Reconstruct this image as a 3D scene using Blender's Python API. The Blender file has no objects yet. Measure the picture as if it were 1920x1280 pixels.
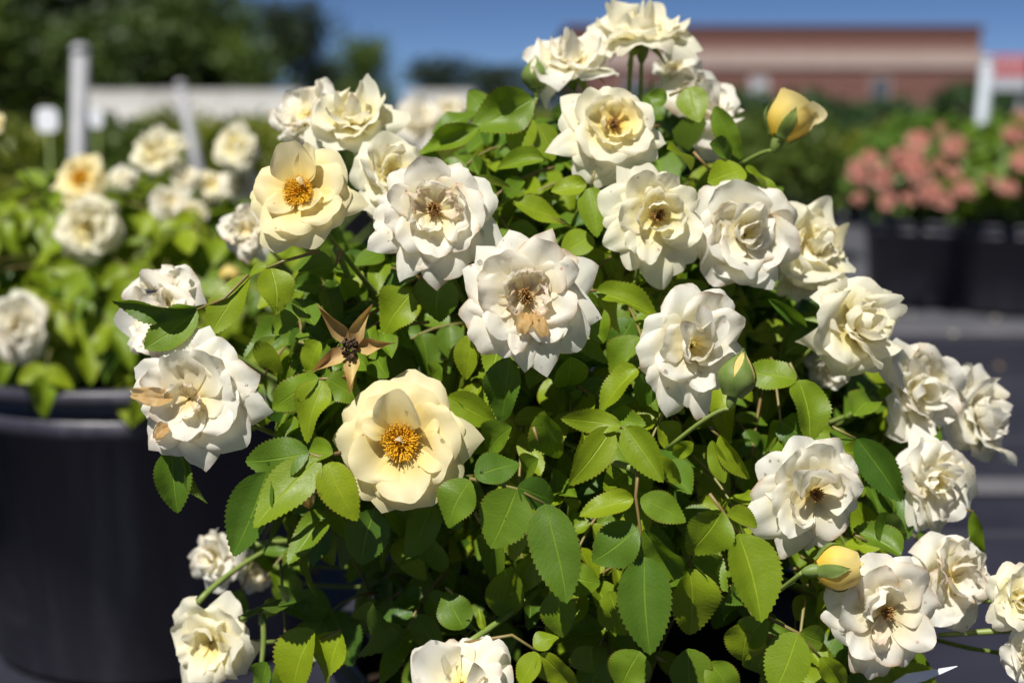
import bpy, math, random
from math import sin, cos, pi, radians as rad
from mathutils import Vector, Matrix, Euler, noise
random.seed(7)
SC = bpy.context.scene

# ------------------------------------------------------------------ camera, sky, sun, exposure
CAM_H, PITCH, F = 0.68, 9.4, 2667.0            # metres, degrees down, focal length in photo pixels (1920 wide)
cam_d = bpy.data.cameras.new('camera'); cam = bpy.data.objects.new('camera', cam_d)
SC.collection.objects.link(cam); SC.camera = cam
cam.location = (0, 0, CAM_H); cam.rotation_euler = (rad(90 - PITCH), 0, 0)
cam_d.sensor_width = 36; cam_d.lens = 36 * F / 1920
cam_d.clip_start = 0.02; cam_d.clip_end = 2000
cam_d.dof.use_dof = True; cam_d.dof.focus_distance = 0.775; cam_d.dof.aperture_fstop = 4.9
SUN_EL, SUN_AZ = 56.0, 207.0                   # azimuth clockwise from +Y: behind the camera and to its left
world = bpy.data.worlds.new('World'); SC.world = world; world.use_nodes = True
wn = world.node_tree.nodes; wl = world.node_tree.links
sky = wn.new('ShaderNodeTexSky'); sky.sky_type = 'NISHITA'; sky.sun_disc = False
sky.sun_elevation = rad(SUN_EL); sky.sun_rotation = rad(SUN_AZ)
sky.altitude = 3500; sky.air_density = 0.45; sky.dust_density = 0.0; sky.ozone_density = 6.0
bg = wn['Background']; bg.inputs['Strength'].default_value = 0.05
wl.new(sky.outputs[0], bg.inputs['Color'])
sun_d = bpy.data.lights.new('sun', 'SUN'); sun_d.energy = 4.9; sun_d.angle = rad(0.53); sun_d.color = (1, .97, .92)
sun = bpy.data.objects.new('sun', sun_d); SC.collection.objects.link(sun)
sdir = Vector((sin(rad(SUN_AZ)) * cos(rad(SUN_EL)), cos(rad(SUN_AZ)) * cos(rad(SUN_EL)), sin(rad(SUN_EL))))
sun.rotation_euler = sdir.to_track_quat('Z', 'Y').to_euler(); sun.location = sdir * 20
vs = SC.view_settings; vs.view_transform = 'Standard'; vs.look = 'None'; vs.exposure = 0.5; vs.gamma = 1.0
vs.use_curve_mapping = False
SC.render.engine = 'CYCLES'
SC.cycles.use_denoising = True
SC.cycles.max_bounces = 6; SC.cycles.diffuse_bounces = 4; SC.cycles.transmission_bounces = 5; SC.cycles.glossy_bounces = 2
SC.cycles.sample_clamp_indirect = 6.0

# ------------------------------------------------------------------ helpers
RC = Euler((rad(90 - PITCH), 0, 0)).to_matrix()
CP = Vector((0, 0, CAM_H))
def at(px, py, d):
    return CP + RC @ Vector(((px - 960) / F * d, (640 - py) / F * d, -d))
def ground_at(px, py, z=0):
    v = RC @ Vector(((px - 960) / F, (640 - py) / F, -1)); k = (z - CAM_H) / v.z
    return CP + v * k
def link(o, parent=None):
    SC.collection.objects.link(o)
    if parent is not None: o.parent = parent
    return o
def mesh(name, vs_, fs, mats, smooth=True, uvs=None, mi=None):
    me = bpy.data.meshes.new(name); me.from_pydata(vs_, [], fs)
    for m in (mats if isinstance(mats, (list, tuple)) else [mats]): me.materials.append(m)
    if smooth: me.polygons.foreach_set('use_smooth', [True] * len(me.polygons))
    if mi: me.polygons.foreach_set('material_index', mi)
    if uvs:
        l = me.uv_layers.new(name='uv'); flat = []
        for p in me.polygons:
            for vi in p.vertices: flat.extend(uvs[vi])
        l.data.foreach_set('uv', flat)
    me.update(); return me
def obj(name, me, parent=None, mw=None):
    o = bpy.data.objects.new(name, me); link(o, parent)
    if mw is not None: o.matrix_local = mw
    return o
def tag(o, label=None, cat=None, group=None, kind=None):
    if label: o['label'] = label
    if cat: o['category'] = cat
    if group: o['group'] = group
    if kind: o['kind'] = kind
    return o
def empty(name, loc=(0, 0, 0), parent=None, **k):
    o = bpy.data.objects.new(name, None); o.empty_display_size = .02; link(o, parent); o.location = loc
    return tag(o, **k)
class MB:
    def __init__(s): s.v, s.f, s.uv = [], [], []
    def add(s, v, f, uv=None):
        b = len(s.v); s.v += [tuple(x) for x in v]; s.f += [tuple(i + b for i in q) for q in f]
        s.uv += uv if uv else [(0, 0)] * len(v)
    def box(s, a, b):
        (x0, y0, z0), (x1, y1, z1) = a, b
        s.add([(x0,y0,z0),(x1,y0,z0),(x1,y1,z0),(x0,y1,z0),(x0,y0,z1),(x1,y0,z1),(x1,y1,z1),(x0,y1,z1)],
              [(0,3,2,1),(4,5,6,7),(0,1,5,4),(1,2,6,5),(2,3,7,6),(3,0,4,7)])
    def tube(s, pts, rs, n=6, cap=True):
        pts = [Vector(p) for p in pts]
        if not isinstance(rs, (list, tuple)): rs = [rs] * len(pts)
        v, f = [], []; up = Vector((.13, .31, .94))
        for i, p in enumerate(pts):
            d = (pts[min(i + 1, len(pts) - 1)] - pts[max(i - 1, 0)])
            d = d.normalized() if d.length > 1e-9 else Vector((0, 0, 1))
            a = d.cross(up); a = a.normalized() if a.length > 1e-4 else d.orthogonal().normalized()
            b = d.cross(a)
            for k in range(n): v.append(p + (a * cos(2*pi*k/n) + b * sin(2*pi*k/n)) * rs[i])
        for i in range(len(pts) - 1):
            for k in range(n):
                f.append((i*n+k, i*n+(k+1) % n, (i+1)*n+(k+1) % n, (i+1)*n+k))
        if cap: f.append(tuple(range(n))[::-1]); f.append(tuple((len(pts)-1)*n+k for k in range(n)))
        s.add(v, f)
    def lathe(s, prof, n=32, c=(0, 0, 0)):
        v, f = [], []
        for r, z in prof:
            for k in range(n): v.append((c[0]+r*cos(2*pi*k/n), c[1]+r*sin(2*pi*k/n), c[2]+z))
        for i in range(len(prof) - 1):
            for k in range(n): f.append((i*n+k, i*n+(k+1) % n, (i+1)*n+(k+1) % n, (i+1)*n+k))
        s.add(v, f)
    def blob(s, c, r, n=6, m=4, sc=(1, 1, 1), M=None):
        v, f = [], []
        for i in range(m + 1):
            for k in range(n):
                th = pi * i / m
                p = Vector((r*sc[0]*sin(th)*cos(2*pi*k/n), r*sc[1]*sin(th)*sin(2*pi*k/n), r*sc[2]*cos(th)))
                if M is not None: p = M @ p
                v.append(Vector(c) + p)
        for i in range(m):
            for k in range(n): f.append((i*n+k, (i+1)*n+k, (i+1)*n+(k+1) % n, i*n+(k+1) % n))
        s.add(v, f)
    def me(s, name, mats, smooth=True, uv=False): return mesh(name, s.v, s.f, mats, smooth, s.uv if uv else None)
def bez(p0, p1, p2, n=8):
    p0, p1, p2 = Vector(p0), Vector(p1), Vector(p2)
    return [p0*(1-t)**2 + p1*2*t*(1-t) + p2*t*t for t in [i/n for i in range(n+1)]]
U = random.uniform

# ------------------------------------------------------------------ materials
class NT:
    def __init__(s, name):
        s.m = bpy.data.materials.new(name); s.m.use_nodes = True; s.t = s.m.node_tree; s.t.nodes.clear()
        s.out = s.n('ShaderNodeOutputMaterial')
    def n(s, typ, **k):
        nd = s.t.nodes.new(typ)
        for a, b in k.items(): setattr(nd, a, b)
        return nd
    def set(s, sock, v):
        if isinstance(v, bpy.types.NodeSocket): s.t.links.new(v, sock)
        elif isinstance(v, bpy.types.Node): s.t.links.new(v.outputs[0], sock)
        else: sock.default_value = v
    def math(s, op, a, b=0.0, c=None):
        nd = s.n('ShaderNodeMath', operation=op); s.set(nd.inputs[0], a); s.set(nd.inputs[1], b)
        if c is not None: s.set(nd.inputs[2], c)
        return nd.outputs[0]
    def ramp(s, fac, stops, interp='LINEAR'):
        nd = s.n('ShaderNodeValToRGB'); nd.color_ramp.interpolation = interp
        e = nd.color_ramp.elements
        while len(e) < len(stops): e.new(.5)
        for i, (p, c) in enumerate(stops): e[i].position = p; e[i].color = (*c, 1) if len(c) == 3 else c
        s.set(nd.inputs[0], fac); return nd.outputs[0]
    def mix(s, fac, a, b, mode='MIX'):
        nd = s.n('ShaderNodeMix', data_type='RGBA', blend_type=mode)
        s.set(nd.inputs[0], fac)
        for k, v in ((6, a), (7, b)):
            if isinstance(v, tuple): v = (*v[:3], 1)
            s.set(nd.inputs[k], v)
        return nd.outputs[2]
    def noise(s, scale, detail=3, rough=.5, vec=None):
        nd = s.n('ShaderNodeTexNoise'); nd.inputs['Scale'].default_value = scale
        nd.inputs['Detail'].default_value = detail; nd.inputs['Roughness'].default_value = rough
        if vec is not None: s.set(nd.inputs['Vector'], vec)
        return nd.outputs['Fac']
    def bump(s, h, st, dist=.001):
        nd = s.n('ShaderNodeBump'); nd.inputs['Strength'].default_value = st; nd.inputs['Distance'].default_value = dist
        s.set(nd.inputs['Height'], h); return nd.outputs[0]
    def pbr(s, col, rough=.5, spec=.5, normal=None, **k):
        nd = s.n('ShaderNodeBsdfPrincipled')
        s.set(nd.inputs['Base Color'], (*col, 1) if isinstance(col, tuple) else col)
        s.set(nd.inputs['Roughness'], rough); s.set(nd.inputs['Specular IOR Level'], spec)
        if normal is not None: s.set(nd.inputs['Normal'], normal)
        for a, b in k.items(): s.set(nd.inputs[a], b)
        return nd.outputs[0]
    def thin(s, bsdf, tcol, fac, normal=None):
        t = s.n('ShaderNodeBsdfTranslucent'); s.set(t.inputs[0], (*tcol, 1) if isinstance(tcol, tuple) else tcol)
        if normal is not None: s.set(t.inputs['Normal'], normal)
        x = s.n('ShaderNodeMixShader'); s.set(x.inputs[0], fac); s.set(x.inputs[1], bsdf); s.set(x.inputs[2], t.outputs[0])
        return x.outputs[0]
    def done(s, sh): s.t.links.new(sh, s.out.inputs[0]); return s.m
    def uv(s):
        sp = s.n('ShaderNodeSeparateXYZ'); s.set(sp.inputs[0], s.n('ShaderNodeUVMap').outputs[0]); return sp.outputs[0], sp.outputs[1]
    def rnd(s): return s.n('ShaderNodeObjectInfo').outputs['Random']
    def opos(s):
        return s.n('ShaderNodeTexCoord').outputs['Object']

def petal_mat(name, base, mid, tip, wear, tan=0.0, pink=.3):
    """v runs base to tip; thin cream tissue with faint veins, pinkish or browned margins and specks"""
    T = NT(name); u, v = T.uv(); r = T.rnd()
    col = T.ramp(v, [(0, base), (.28, mid), (.72, tip), (1, tip)])
    sp = T.opos(); off = T.n('ShaderNodeVectorMath', operation='ADD'); T.set(off.inputs[0], sp)
    cmb = T.n('ShaderNodeCombineXYZ'); T.set(cmb.inputs[0], r); T.set(cmb.inputs[1], T.math('MULTIPLY', r, 3.7)); T.set(off.inputs[1], cmb.outputs[0])
    vec = off.outputs[0]
    nz = T.noise(90, 4, .6, vec)
    col = T.mix(T.math('MULTIPLY', T.ramp(nz, [(.35, (0,)*3), (.75, (1,)*3)]), .25), col, (tip[0]*.97, tip[1]*.93, tip[2]*.80))
    # margin: 0 in the middle, 1 at the rim
    au = T.math('ABSOLUTE', T.math('MULTIPLY_ADD', u, 2.0, -1.0))
    rim = T.math('MAXIMUM', T.math('POWER', au, 8.0), T.math('POWER', v, 14.0))
    n2 = T.noise(45, 3, .6, vec)
    blush = T.math('MULTIPLY', T.math('MULTIPLY', rim, T.ramp(n2, [(.42, (0,)*3), (.62, (1,)*3)])), pink)
    col = T.mix(blush, col, (.62, .25, .20))
    n3 = T.noise(38, 5, .65, vec)
    brown = T.math('MULTIPLY', T.math('MULTIPLY_ADD', rim, .8, .08 + tan), T.ramp(n3, [(.62 - wear*.25, (0,)*3), (.72 - wear*.15, (1,)*3)]))
    col = T.mix(brown, col, (.42, .20, .045))
    vo = T.n('ShaderNodeTexVoronoi'); vo.inputs['Scale'].default_value = 170; T.set(vo.inputs['Vector'], vec)
    dots = T.math('MULTIPLY', T.math('LESS_THAN', vo.outputs['Distance'], .16), T.ramp(T.noise(60, 2, .5, vec), [(.60 - wear*.08, (0,)*3), (.66, (1,)*3)]))
    col = T.mix(T.math('MULTIPLY', dots, .7), col, (.45, .10, .07))
    if tan > .3: col = T.mix(.75, col, T.ramp(nz, [(.3, (.62, .42, .17)), (.6, (.50, .28, .08)), (.8, (.75, .6, .33))]))
    veins = T.math('SINE', T.math('MULTIPLY', u, 120.0))
    h = T.math('ADD', T.math('MULTIPLY', veins, .015), T.math('MULTIPLY', nz, .6))
    nrm = T.bump(h, .22, .0010)
    return T.done(T.thin(T.pbr(col, .48, .25, nrm), T.mix(.45, col, (.96, .91, .70)), .54, nrm))
PW = petal_mat('petal_white', (.88, .72, .18), (.915, .86, .60), (.925, .905, .815), .35, pink=.10)
PWW = petal_mat('petal_white_worn', (.84, .66, .25), (.91, .85, .60), (.92, .895, .80), .65, pink=.20)
PY = petal_mat('petal_cream_yellow', (.92, .56, .02), (.925, .76, .27), (.93, .84, .52), .1, pink=.08)
PC = petal_mat('petal_pale_cream', (.86, .68, .16), (.91, .83, .42), (.92, .89, .72), .2, pink=.1)
PT = petal_mat('petal_withered_tan', (.6, .4, .15), (.7, .5, .22), (.72, .55, .28), .9, .5)
PK = petal_mat('petal_pink_tinged', (.88, .77, .42), (.89, .80, .58), (.88, .77, .63), .7, pink=.6)
PB = petal_mat('petal_bud_yellow', (.85, .60, .05), (.88, .68, .12), (.90, .75, .28), .2, pink=.12)
PP = petal_mat('petal_coral_pink', (.58, .24, .17), (.56, .21, .17), (.64, .31, .26), .4)

def leaf_mat(name, dark, light, trans, edge=True):
    T = NT(name); u, v = T.uv(); r = T.rnd()
    col = T.ramp(r, [(0, dark), (.45, tuple((a+b)/2 for a, b in zip(dark, light))), (1, light)])
    au = T.math('ABSOLUTE', T.math('MULTIPLY_ADD', u, 2.0, -1.0))
    n1 = T.noise(150, 4, .65, T.n('ShaderNodeNewGeometry').outputs['Position'])
    col = T.mix(T.math('MULTIPLY', n1, .35), col, tuple(.55*x for x in dark))
    mid = T.ramp(au, [(.0, (1,)*3), (.055, (0,)*3)])
    w = T.n('ShaderNodeTexWave', wave_type='BANDS', bands_direction='Y')
    cv = T.n('ShaderNodeCombineXYZ'); T.set(cv.inputs[0], u); T.set(cv.inputs[1], T.math('SUBTRACT', v, T.math('MULTIPLY', au, .22)))
    T.set(w.inputs['Vector'], cv.outputs[0]); w.inputs['Scale'].default_value = 4.2; w.inputs['Distortion'].default_value = 4.0
    w.inputs['Detail Scale'].default_value = 3.0; w.inputs['Detail'].default_value = 2
    side = T.ramp(w.outputs['Fac'], [(.86, (0,)*3), (1, (1,)*3)])
    col = T.mix(T.math('MULTIPLY', mid, .40), col, tuple(min(1, x*1.9+.02) for x in light))
    col = T.mix(T.math('MULTIPLY', side, .05), col, tuple(min(1, x*1.6) for x in light))
    if edge:
        rim = T.ramp(au, [(.93, (0,)*3), (1, (1,)*3)])
        col = T.mix(T.math('MULTIPLY', rim, T.math('MULTIPLY', r, .8)), col, (.20, .07, .02))
    bs = T.n('ShaderNodeNewGeometry').outputs['Backfacing']
    col = T.mix(T.math('MULTIPLY', bs, .5), col, (.15, .22, .09))
    h = T.math('ADD', T.math('MULTIPLY', mid, -1.0), T.math('ADD', T.math('MULTIPLY', side, -.07), T.math('ADD', T.math('MULTIPLY', n1, .6), T.math('MULTIPLY', T.noise(700, 2, .6, T.n('ShaderNodeNewGeometry').outputs['Position']), .35))))
    nrm = T.bump(h, .40, .0010)
    rough = T.math('MULTIPLY_ADD', n1, .25, .34)
    tc = T.mix(.5, col, trans)
    return T.done(T.thin(T.pbr(col, rough, .38, nrm), tc, .34, nrm))
LEAF = leaf_mat('rose_leaf', (.058, .135, .013), (.175, .270, .010), (.24, .38, .01))
LEAFY = leaf_mat('rose_leaf_young', (.165, .252, .009), (.262, .338, .009), (.36, .44, .01))
def simple(name, c1, c2, scale=8, rough=.6, spec=.4, bumpst=0, dist=.01, trans=None, tf=.25):
    T = NT(name); nz = T.noise(scale, 4, .6, T.opos())
    col = T.ramp(nz, [(.3, c1), (.7, c2)])
    nrm = T.bump(nz, bumpst, dist) if bumpst else None
    sh = T.pbr(col, rough, spec, nrm)
    if trans: sh = T.thin(sh, trans, tf)
    return T.done(sh)
STEM = simple('green_stem', (.13, .19, .035), (.20, .25, .06), 60, .45)
STEMR = simple('reddish_stem', (.20, .10, .04), (.17, .19, .05), 25, .45)
WOOD = simple('woody_cane', (.05, .04, .02), (.10, .10, .03), 40, .7, bumpst=.4, dist=.002)
SEPAL = simple('green_sepal', (.12, .19, .03), (.20, .26, .07), 120, .5, trans=(.2, .3, .03))
DRYS = simple('dry_sepal', (.36, .17, .07), (.56, .44, .15), 55, .6, trans=(.5, .3, .08))
DARKHIP = simple('withered_centre', (.025, .015, .009), (.13, .08, .04), 260, .9, bumpst=1, dist=.002)
STAM = simple('golden_stamens', (.88, .42, .008), (.95, .62, .03), 300, .6, trans=(.8, .4, .01))
STAMB = simple('brown_stamens', (.20, .08, .018), (.46, .26, .07), 300, .8)
T = NT('black_plastic'); p = T.opos(); mp = T.n('ShaderNodeMapping'); T.set(mp.inputs[0], p); mp.inputs['Scale'].default_value = (16, 16, 1.6)
n1 = T.noise(1.0, 5, .6, mp.outputs[0]); n2 = T.noise(9, 5, .7, p)
c = T.ramp(n1, [(.3, (.018, .017, .026)), (.55, (.034, .032, .046)), (.75, (.095, .09, .11))]); c = T.mix(T.ramp(n2, [(.58, (0,)*3), (.75, (.5,)*3)]), c, (.10, .095, .095))
PLASTIC = T.done(T.pbr(c, T.math('MULTIPLY_ADD', n2, .4, .22), .6, T.bump(n2, .15, .002)))
SOIL = simple('potting_soil', (.008, .006, .004), (.035, .024, .015), 120, .95, .1, 1, .01)
DRIP = simple('grey_tubing', (.12, .12, .13), (.18, .18, .19), 30, .5)
TAGW = simple('white_plastic', (.72, .73, .76), (.80, .81, .83), 10, .4)
T = NT('water'); DROP = T.done(T.pbr((1., 1., 1.), .0, .5, **{'Transmission Weight': 1.0, 'IOR': 1.33}))

# ------------------------------------------------------------------ the ground, fabric and path
def sheet(name, pts, z, m, kind='structure'):
    o = obj(name, mesh(name, [(x, y, z) for x, y in pts], [tuple(range(len(pts)))], m, False)); tag(o, kind=kind); return o
T = NT('dusty_ground'); p = T.opos()
n1 = T.noise(.9, 5, .6, p); n2 = T.noise(60, 3, .7, p)
c = T.ramp(n1, [(.3, (.060, .062, .075)), (.7, (.105, .105, .115))]); c = T.mix(T.math('MULTIPLY', n2, .4), c, (.03, .03, .035))
GROUND = T.done(T.pbr(c, .8, .3, T.bump(n2, .5, .01)))
sheet('ground', [(-700, -60), (700, -60), (700, 1200), (-700, 1200)], 0, GROUND)
T = NT('woven_fabric'); p = T.opos()
sep = T.n('ShaderNodeSeparateXYZ'); T.set(sep.inputs[0], p)
wv = T.math('MULTIPLY', T.math('SINE', T.math('MULTIPLY', sep.outputs[0], 900.)), T.math('SINE', T.math('MULTIPLY', sep.outputs[1], 900.)))
n1 = T.noise(2.2, 5, .65, p)
c = T.ramp(n1, [(.35, (.012, .012, .020)), (.62, (.026, .026, .038)), (.8, (.060, .058, .065))])
ln = T.math('LESS_THAN', T.math('ABSOLUTE', T.math('SUBTRACT', T.math('FRACT', T.math('MULTIPLY', sep.outputs[1], 1.6)), .5)), .02)
c = T.mix(T.math('MULTIPLY', ln, .25), c, (.11, .11, .12))
FABRIC = T.done(T.pbr(c, .55, .35, T.bump(wv, .3, .001)))
for k, (y0, y1) in enumerate(((-1.2, .62), (.60, 2.43), (2.41, 4.16))):
    o = sheet('ground_fabric', [(-9, y0), (9, y0 + .05), (9, y1 + .05), (-9, y1)], .004 + .004 * k, FABRIC)
# folded seam edges of the fabric, coloured paler as if catching light
for yy in (.62, 2.43, 4.16):
    b = MB(); n = 60
    v = []
    for i in range(n + 1):
        x = -9 + 18 * i / n; w = .045 + .03 * noise.noise((x * 1.3, yy, 0))
        yc = yy + .05 * i / n; v += [(x, yc - w, .014), (x, yc, .030 + .006 * noise.noise((x*3, yy, 1))), (x, yc + w, .006)]
    b.add(v, [(3*i+j, 3*i+3+j, 3*i+4+j, 3*i+1+j) for i in range(n) for j in (0, 1)])
    tag(obj('ground_fabric_seam', b.me('seam', simple('seam_%d' % int(yy*100), (.07, .07, .08), (.12, .115, .12), 6, .6))), kind='structure')

# ------------------------------------------------------------------ leaflets
def leaflet_mesh(name, m, fold, droop, wave, twist, seed, n=34, wide=1.0):
    rs = random.Random(seed); cols = (-1, -.55, 0, .55, 1); v, uv, f = [], [], []
    ph = rs.uniform(0, 6)
    peak = (.40 ** .60) * (.60 ** .90)
    for j in range(n + 1):
        t = j / n
        pr = (max(t, 0) ** .60) * (max(1 - t, 0) ** .90) / peak * .5 * wide
        tooth = (j % 2 == 0) and 1 < j < n - 1
        tip_t = t
        for c_ in cols:
            x = pr * c_
            tt = t
            if abs(c_) == 1:
                if tooth: x *= 1.048; tt = t + .7 / n
                else: x *= .965
            y = tt; z = -abs(x) * -fold - droop * tt * tt
            z += wave * sin(7 * tt + ph + (2.1 if c_ > 0 else 0)) * abs(c_) * pr * 1.2
            z += .012 * noise.noise((x*6, tt*6, seed))
            a = twist * tt; x, z = x*cos(a) - z*sin(a), x*sin(a) + z*cos(a)
            x += .05 * sin(pi * tt) * rs.choice((1,)) * (1 if seed % 2 else -1) * .8
            v.append((x, y * (1 - .12 * droop * tt), z)); uv.append(((c_ + 1) / 2, t))
    k = len(cols)
    for j in range(n):
        for i in range(k - 1): f.append((j*k+i, j*k+i+1, (j+1)*k+i+1, (j+1)*k+i))
    return mesh(name, v, f, m, True, uv)
LM = {}
for nm, m in (('old', LEAF), ('young', LEAFY)):
    LM[nm] = [leaflet_mesh('leaflet', m, U(.08, .62), U(-.05, .50), U(.02, .22), U(-.55, .55), i + (50 if nm == 'young' else 0)) for i in range(16)]
def leaf_frame(B, T_, n0, roll=0.0):
    y = (T_ - B); L = y.length; y = y / L
    x = y.cross(n0); x = x.normalized() if x.length > 1e-4 else y.orthogonal().normalized()
    z = x.cross(y)
    if roll: R = Matrix.Rotation(roll, 3, y); x = R @ x; z = R @ z
    M = Matrix((x, y, z)).transposed().to_4x4(); M.translation = B
    return M, L
def occludes(B, T_):
    for k in (0., .5, 1.):
        c = RC.transposed() @ (B.lerp(T_, k) - CP); d = -c.z; x, y = 960 + c.x/d*F, 640 - c.y/d*F
        for fx, fy, fr, fd in FLW2:
            if d < fd + .02 and math.hypot(x - fx, y - fy) < fr * .92: return True
    return False
def put_leaflet(parent, B, T_, w, n0, roll=0, pool='old', var=None, check=False):
    if check and occludes(B, T_): return None
    M, L = leaf_frame(B, T_, n0, roll)
    me = LM[pool][var if var is not None else random.randrange(16)]
    return obj('leaflet', me, parent, M @ Matrix.Diagonal((w, L, L * .9, 1)))
def put_stalk(parent, pts, r=.0009, m=None, name='leaf_stalk'):
    b = MB(); b.tube(pts, [r * (1.2 - .5 * i / len(pts)) for i in range(len(pts))], 5); return obj(name, b.me(name, m or STEMR), parent)
def compound(parent, p, d, up, L, nl=5, lsz=.045, pool='old', droop=.25, name='leaf'):
    """a pinnate rose leaf: stalk, side leaflets in pairs and a terminal one"""
    e = empty(name, (0, 0, 0), parent)
    d = d.normalized(); end = p + d * L + Vector((0, 0, -droop * L)); ctrl = p + d * L * .55 + Vector((0, 0, .08 * L))
    pts = bez(p, ctrl, end, 6); put_stalk(e, pts)
    dd = (pts[-1] - pts[-2]).normalized(); side = dd.cross(up); side = side.normalized() if side.length > .01 else d.orthogonal().normalized()
    put_leaflet(e, end, end + (dd + Vector((0, 0, -U(.0, .5)))).normalized() * lsz * U(1., 1.3), lsz * U(.55, .7), up, U(-.3, .3), pool, check=True)
    for k in range((nl - 1) // 2):
        q = pts[5 - 2 * k] if k < 3 else pts[1]
        for s in (-1, 1):
            dv = (dd * U(.25, .6) + side * s + Vector((0, 0, -U(.0, .45)))).normalized()
            l = lsz * U(.75, 1.05) * (1 - .12 * k)
            put_leaflet(e, q, q + dv * l, l * U(.58, .72), up, U(-.35, .35), pool, check=True)
    return e

# ------------------------------------------------------------------ petals and roses
def petal_mesh(name, P, W, ang, cup, roll, tip, mat, seed, R, nu=10, nv=10, lance=False, tilt=None, crumple=0.):
    """P: three (radius, height) control points of the midrib; W: width; all in metres, local z = where the rose faces"""
    rs = random.Random(seed); v, uv, f = [], [], []
    ca, sa = cos(ang), sin(ang); ph = rs.uniform(0, 6.28); ph2 = rs.uniform(0, 6.28)
    tl = rs.uniform(-.16, .16) * (0 if lance else 1); tilt = tl if tilt is None else tilt; ruf = rs.uniform(.012, .05) * (.3 if lance else 1); asym = rs.uniform(-.25, .25); bend = rs.uniform(-.12, .12) * W
    cr = rs.uniform(.6, 1.4)
    (r0, z0), (r1, z1), (r2, z2) = P
    for j in range(nv + 1):
        vv = j / nv
        for i in range(nu + 1):
            u = -1 + 2 * i / nu
            if lance:
                Lu = 1.0; pr = (.45 + .55 * min(1, vv / .35)) if vv < .35 else max(.03, ((1 - vv) / .65) ** 1.1 * .97 + .03)
            else:
                Lu = 1 - .36 * abs(u + asym * .3) ** 2.6 + .018 * sin(5.3 * u + ph)
                if tip == 'p': Lu += .085 * math.exp(-(u / .20) ** 2) - .05 * abs(u)
                elif tip == 'n': Lu -= .09 * math.exp(-(u / .14) ** 2)
                elif tip == 'r': Lu += .022 * sin(6 * u + ph2)
                s = min(1, vv / .62); pr = .26 + .74 * sin(s * pi / 2) ** 1.15
                if vv > .62: pr *= 1 - .10 * ((vv - .62) / .38) ** 2
            t = vv * Lu
            a, b_, c_ = (1-t)**2, 2*t*(1-t), t*t
            r = a*r0 + b_*r1 + c_*r2; z = a*z0 + b_*z1 + c_*z2
            dr = 2*(1-t)*(r1-r0) + 2*t*(r2-r1); dz = 2*(1-t)*(z1-z0) + 2*t*(z2-z1)
            dl = math.hypot(dr, dz) or 1; nr, nz_ = -dz/dl, dr/dl
            hw = W / 2; x = u * hw * pr + bend * t * t
            e = abs(u)
            h = cup * hw * (u * u) * min(1, vv * 1.6)
            if roll and vv > .45: k = ((vv - .45) / .55); h -= roll * hw * k ** 1.6 * (e ** 1.7 * 1.0 + .30 * k)
            h += ruf * W * sin(3.2 * u + 4.5 * vv + ph) * (e ** 1.5 * .8 + vv ** 2 * .5)
            h += .022 * W * sin(7 * u + ph2) * vv ** 3 * (0 if lance else 1) + tilt * x * min(1, vv * 1.5) + .050 * W * cr * noise.noise((u * 1.5 + seed, vv * 1.9, ph)) + .008 * W * noise.noise((u * 4 + seed, vv * 4, ph2))
            if crumple: h += crumple * W * (noise.noise((u * 2.6 + seed, vv * 3.2, 5.)) + .5 * noise.noise((u * 5.5, vv * 6 + seed, 9.))) * min(1, vv * 2)
            h += -.05 * W * math.exp(-(u / .12) ** 2) * (1 - vv)
            r += nr * h; z += nz_ * h
            v.append((r * ca - x * sa, r * sa + x * ca, z)); uv.append(((u + 1) / 2, vv))
    k = nu + 1
    for j in range(nv):
        for i in range(nu): f.append((j*k+i, (j+1)*k+i, (j+1)*k+i+1, j*k+i+1))
    return mesh(name, v, f, mat, True, uv)
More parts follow.
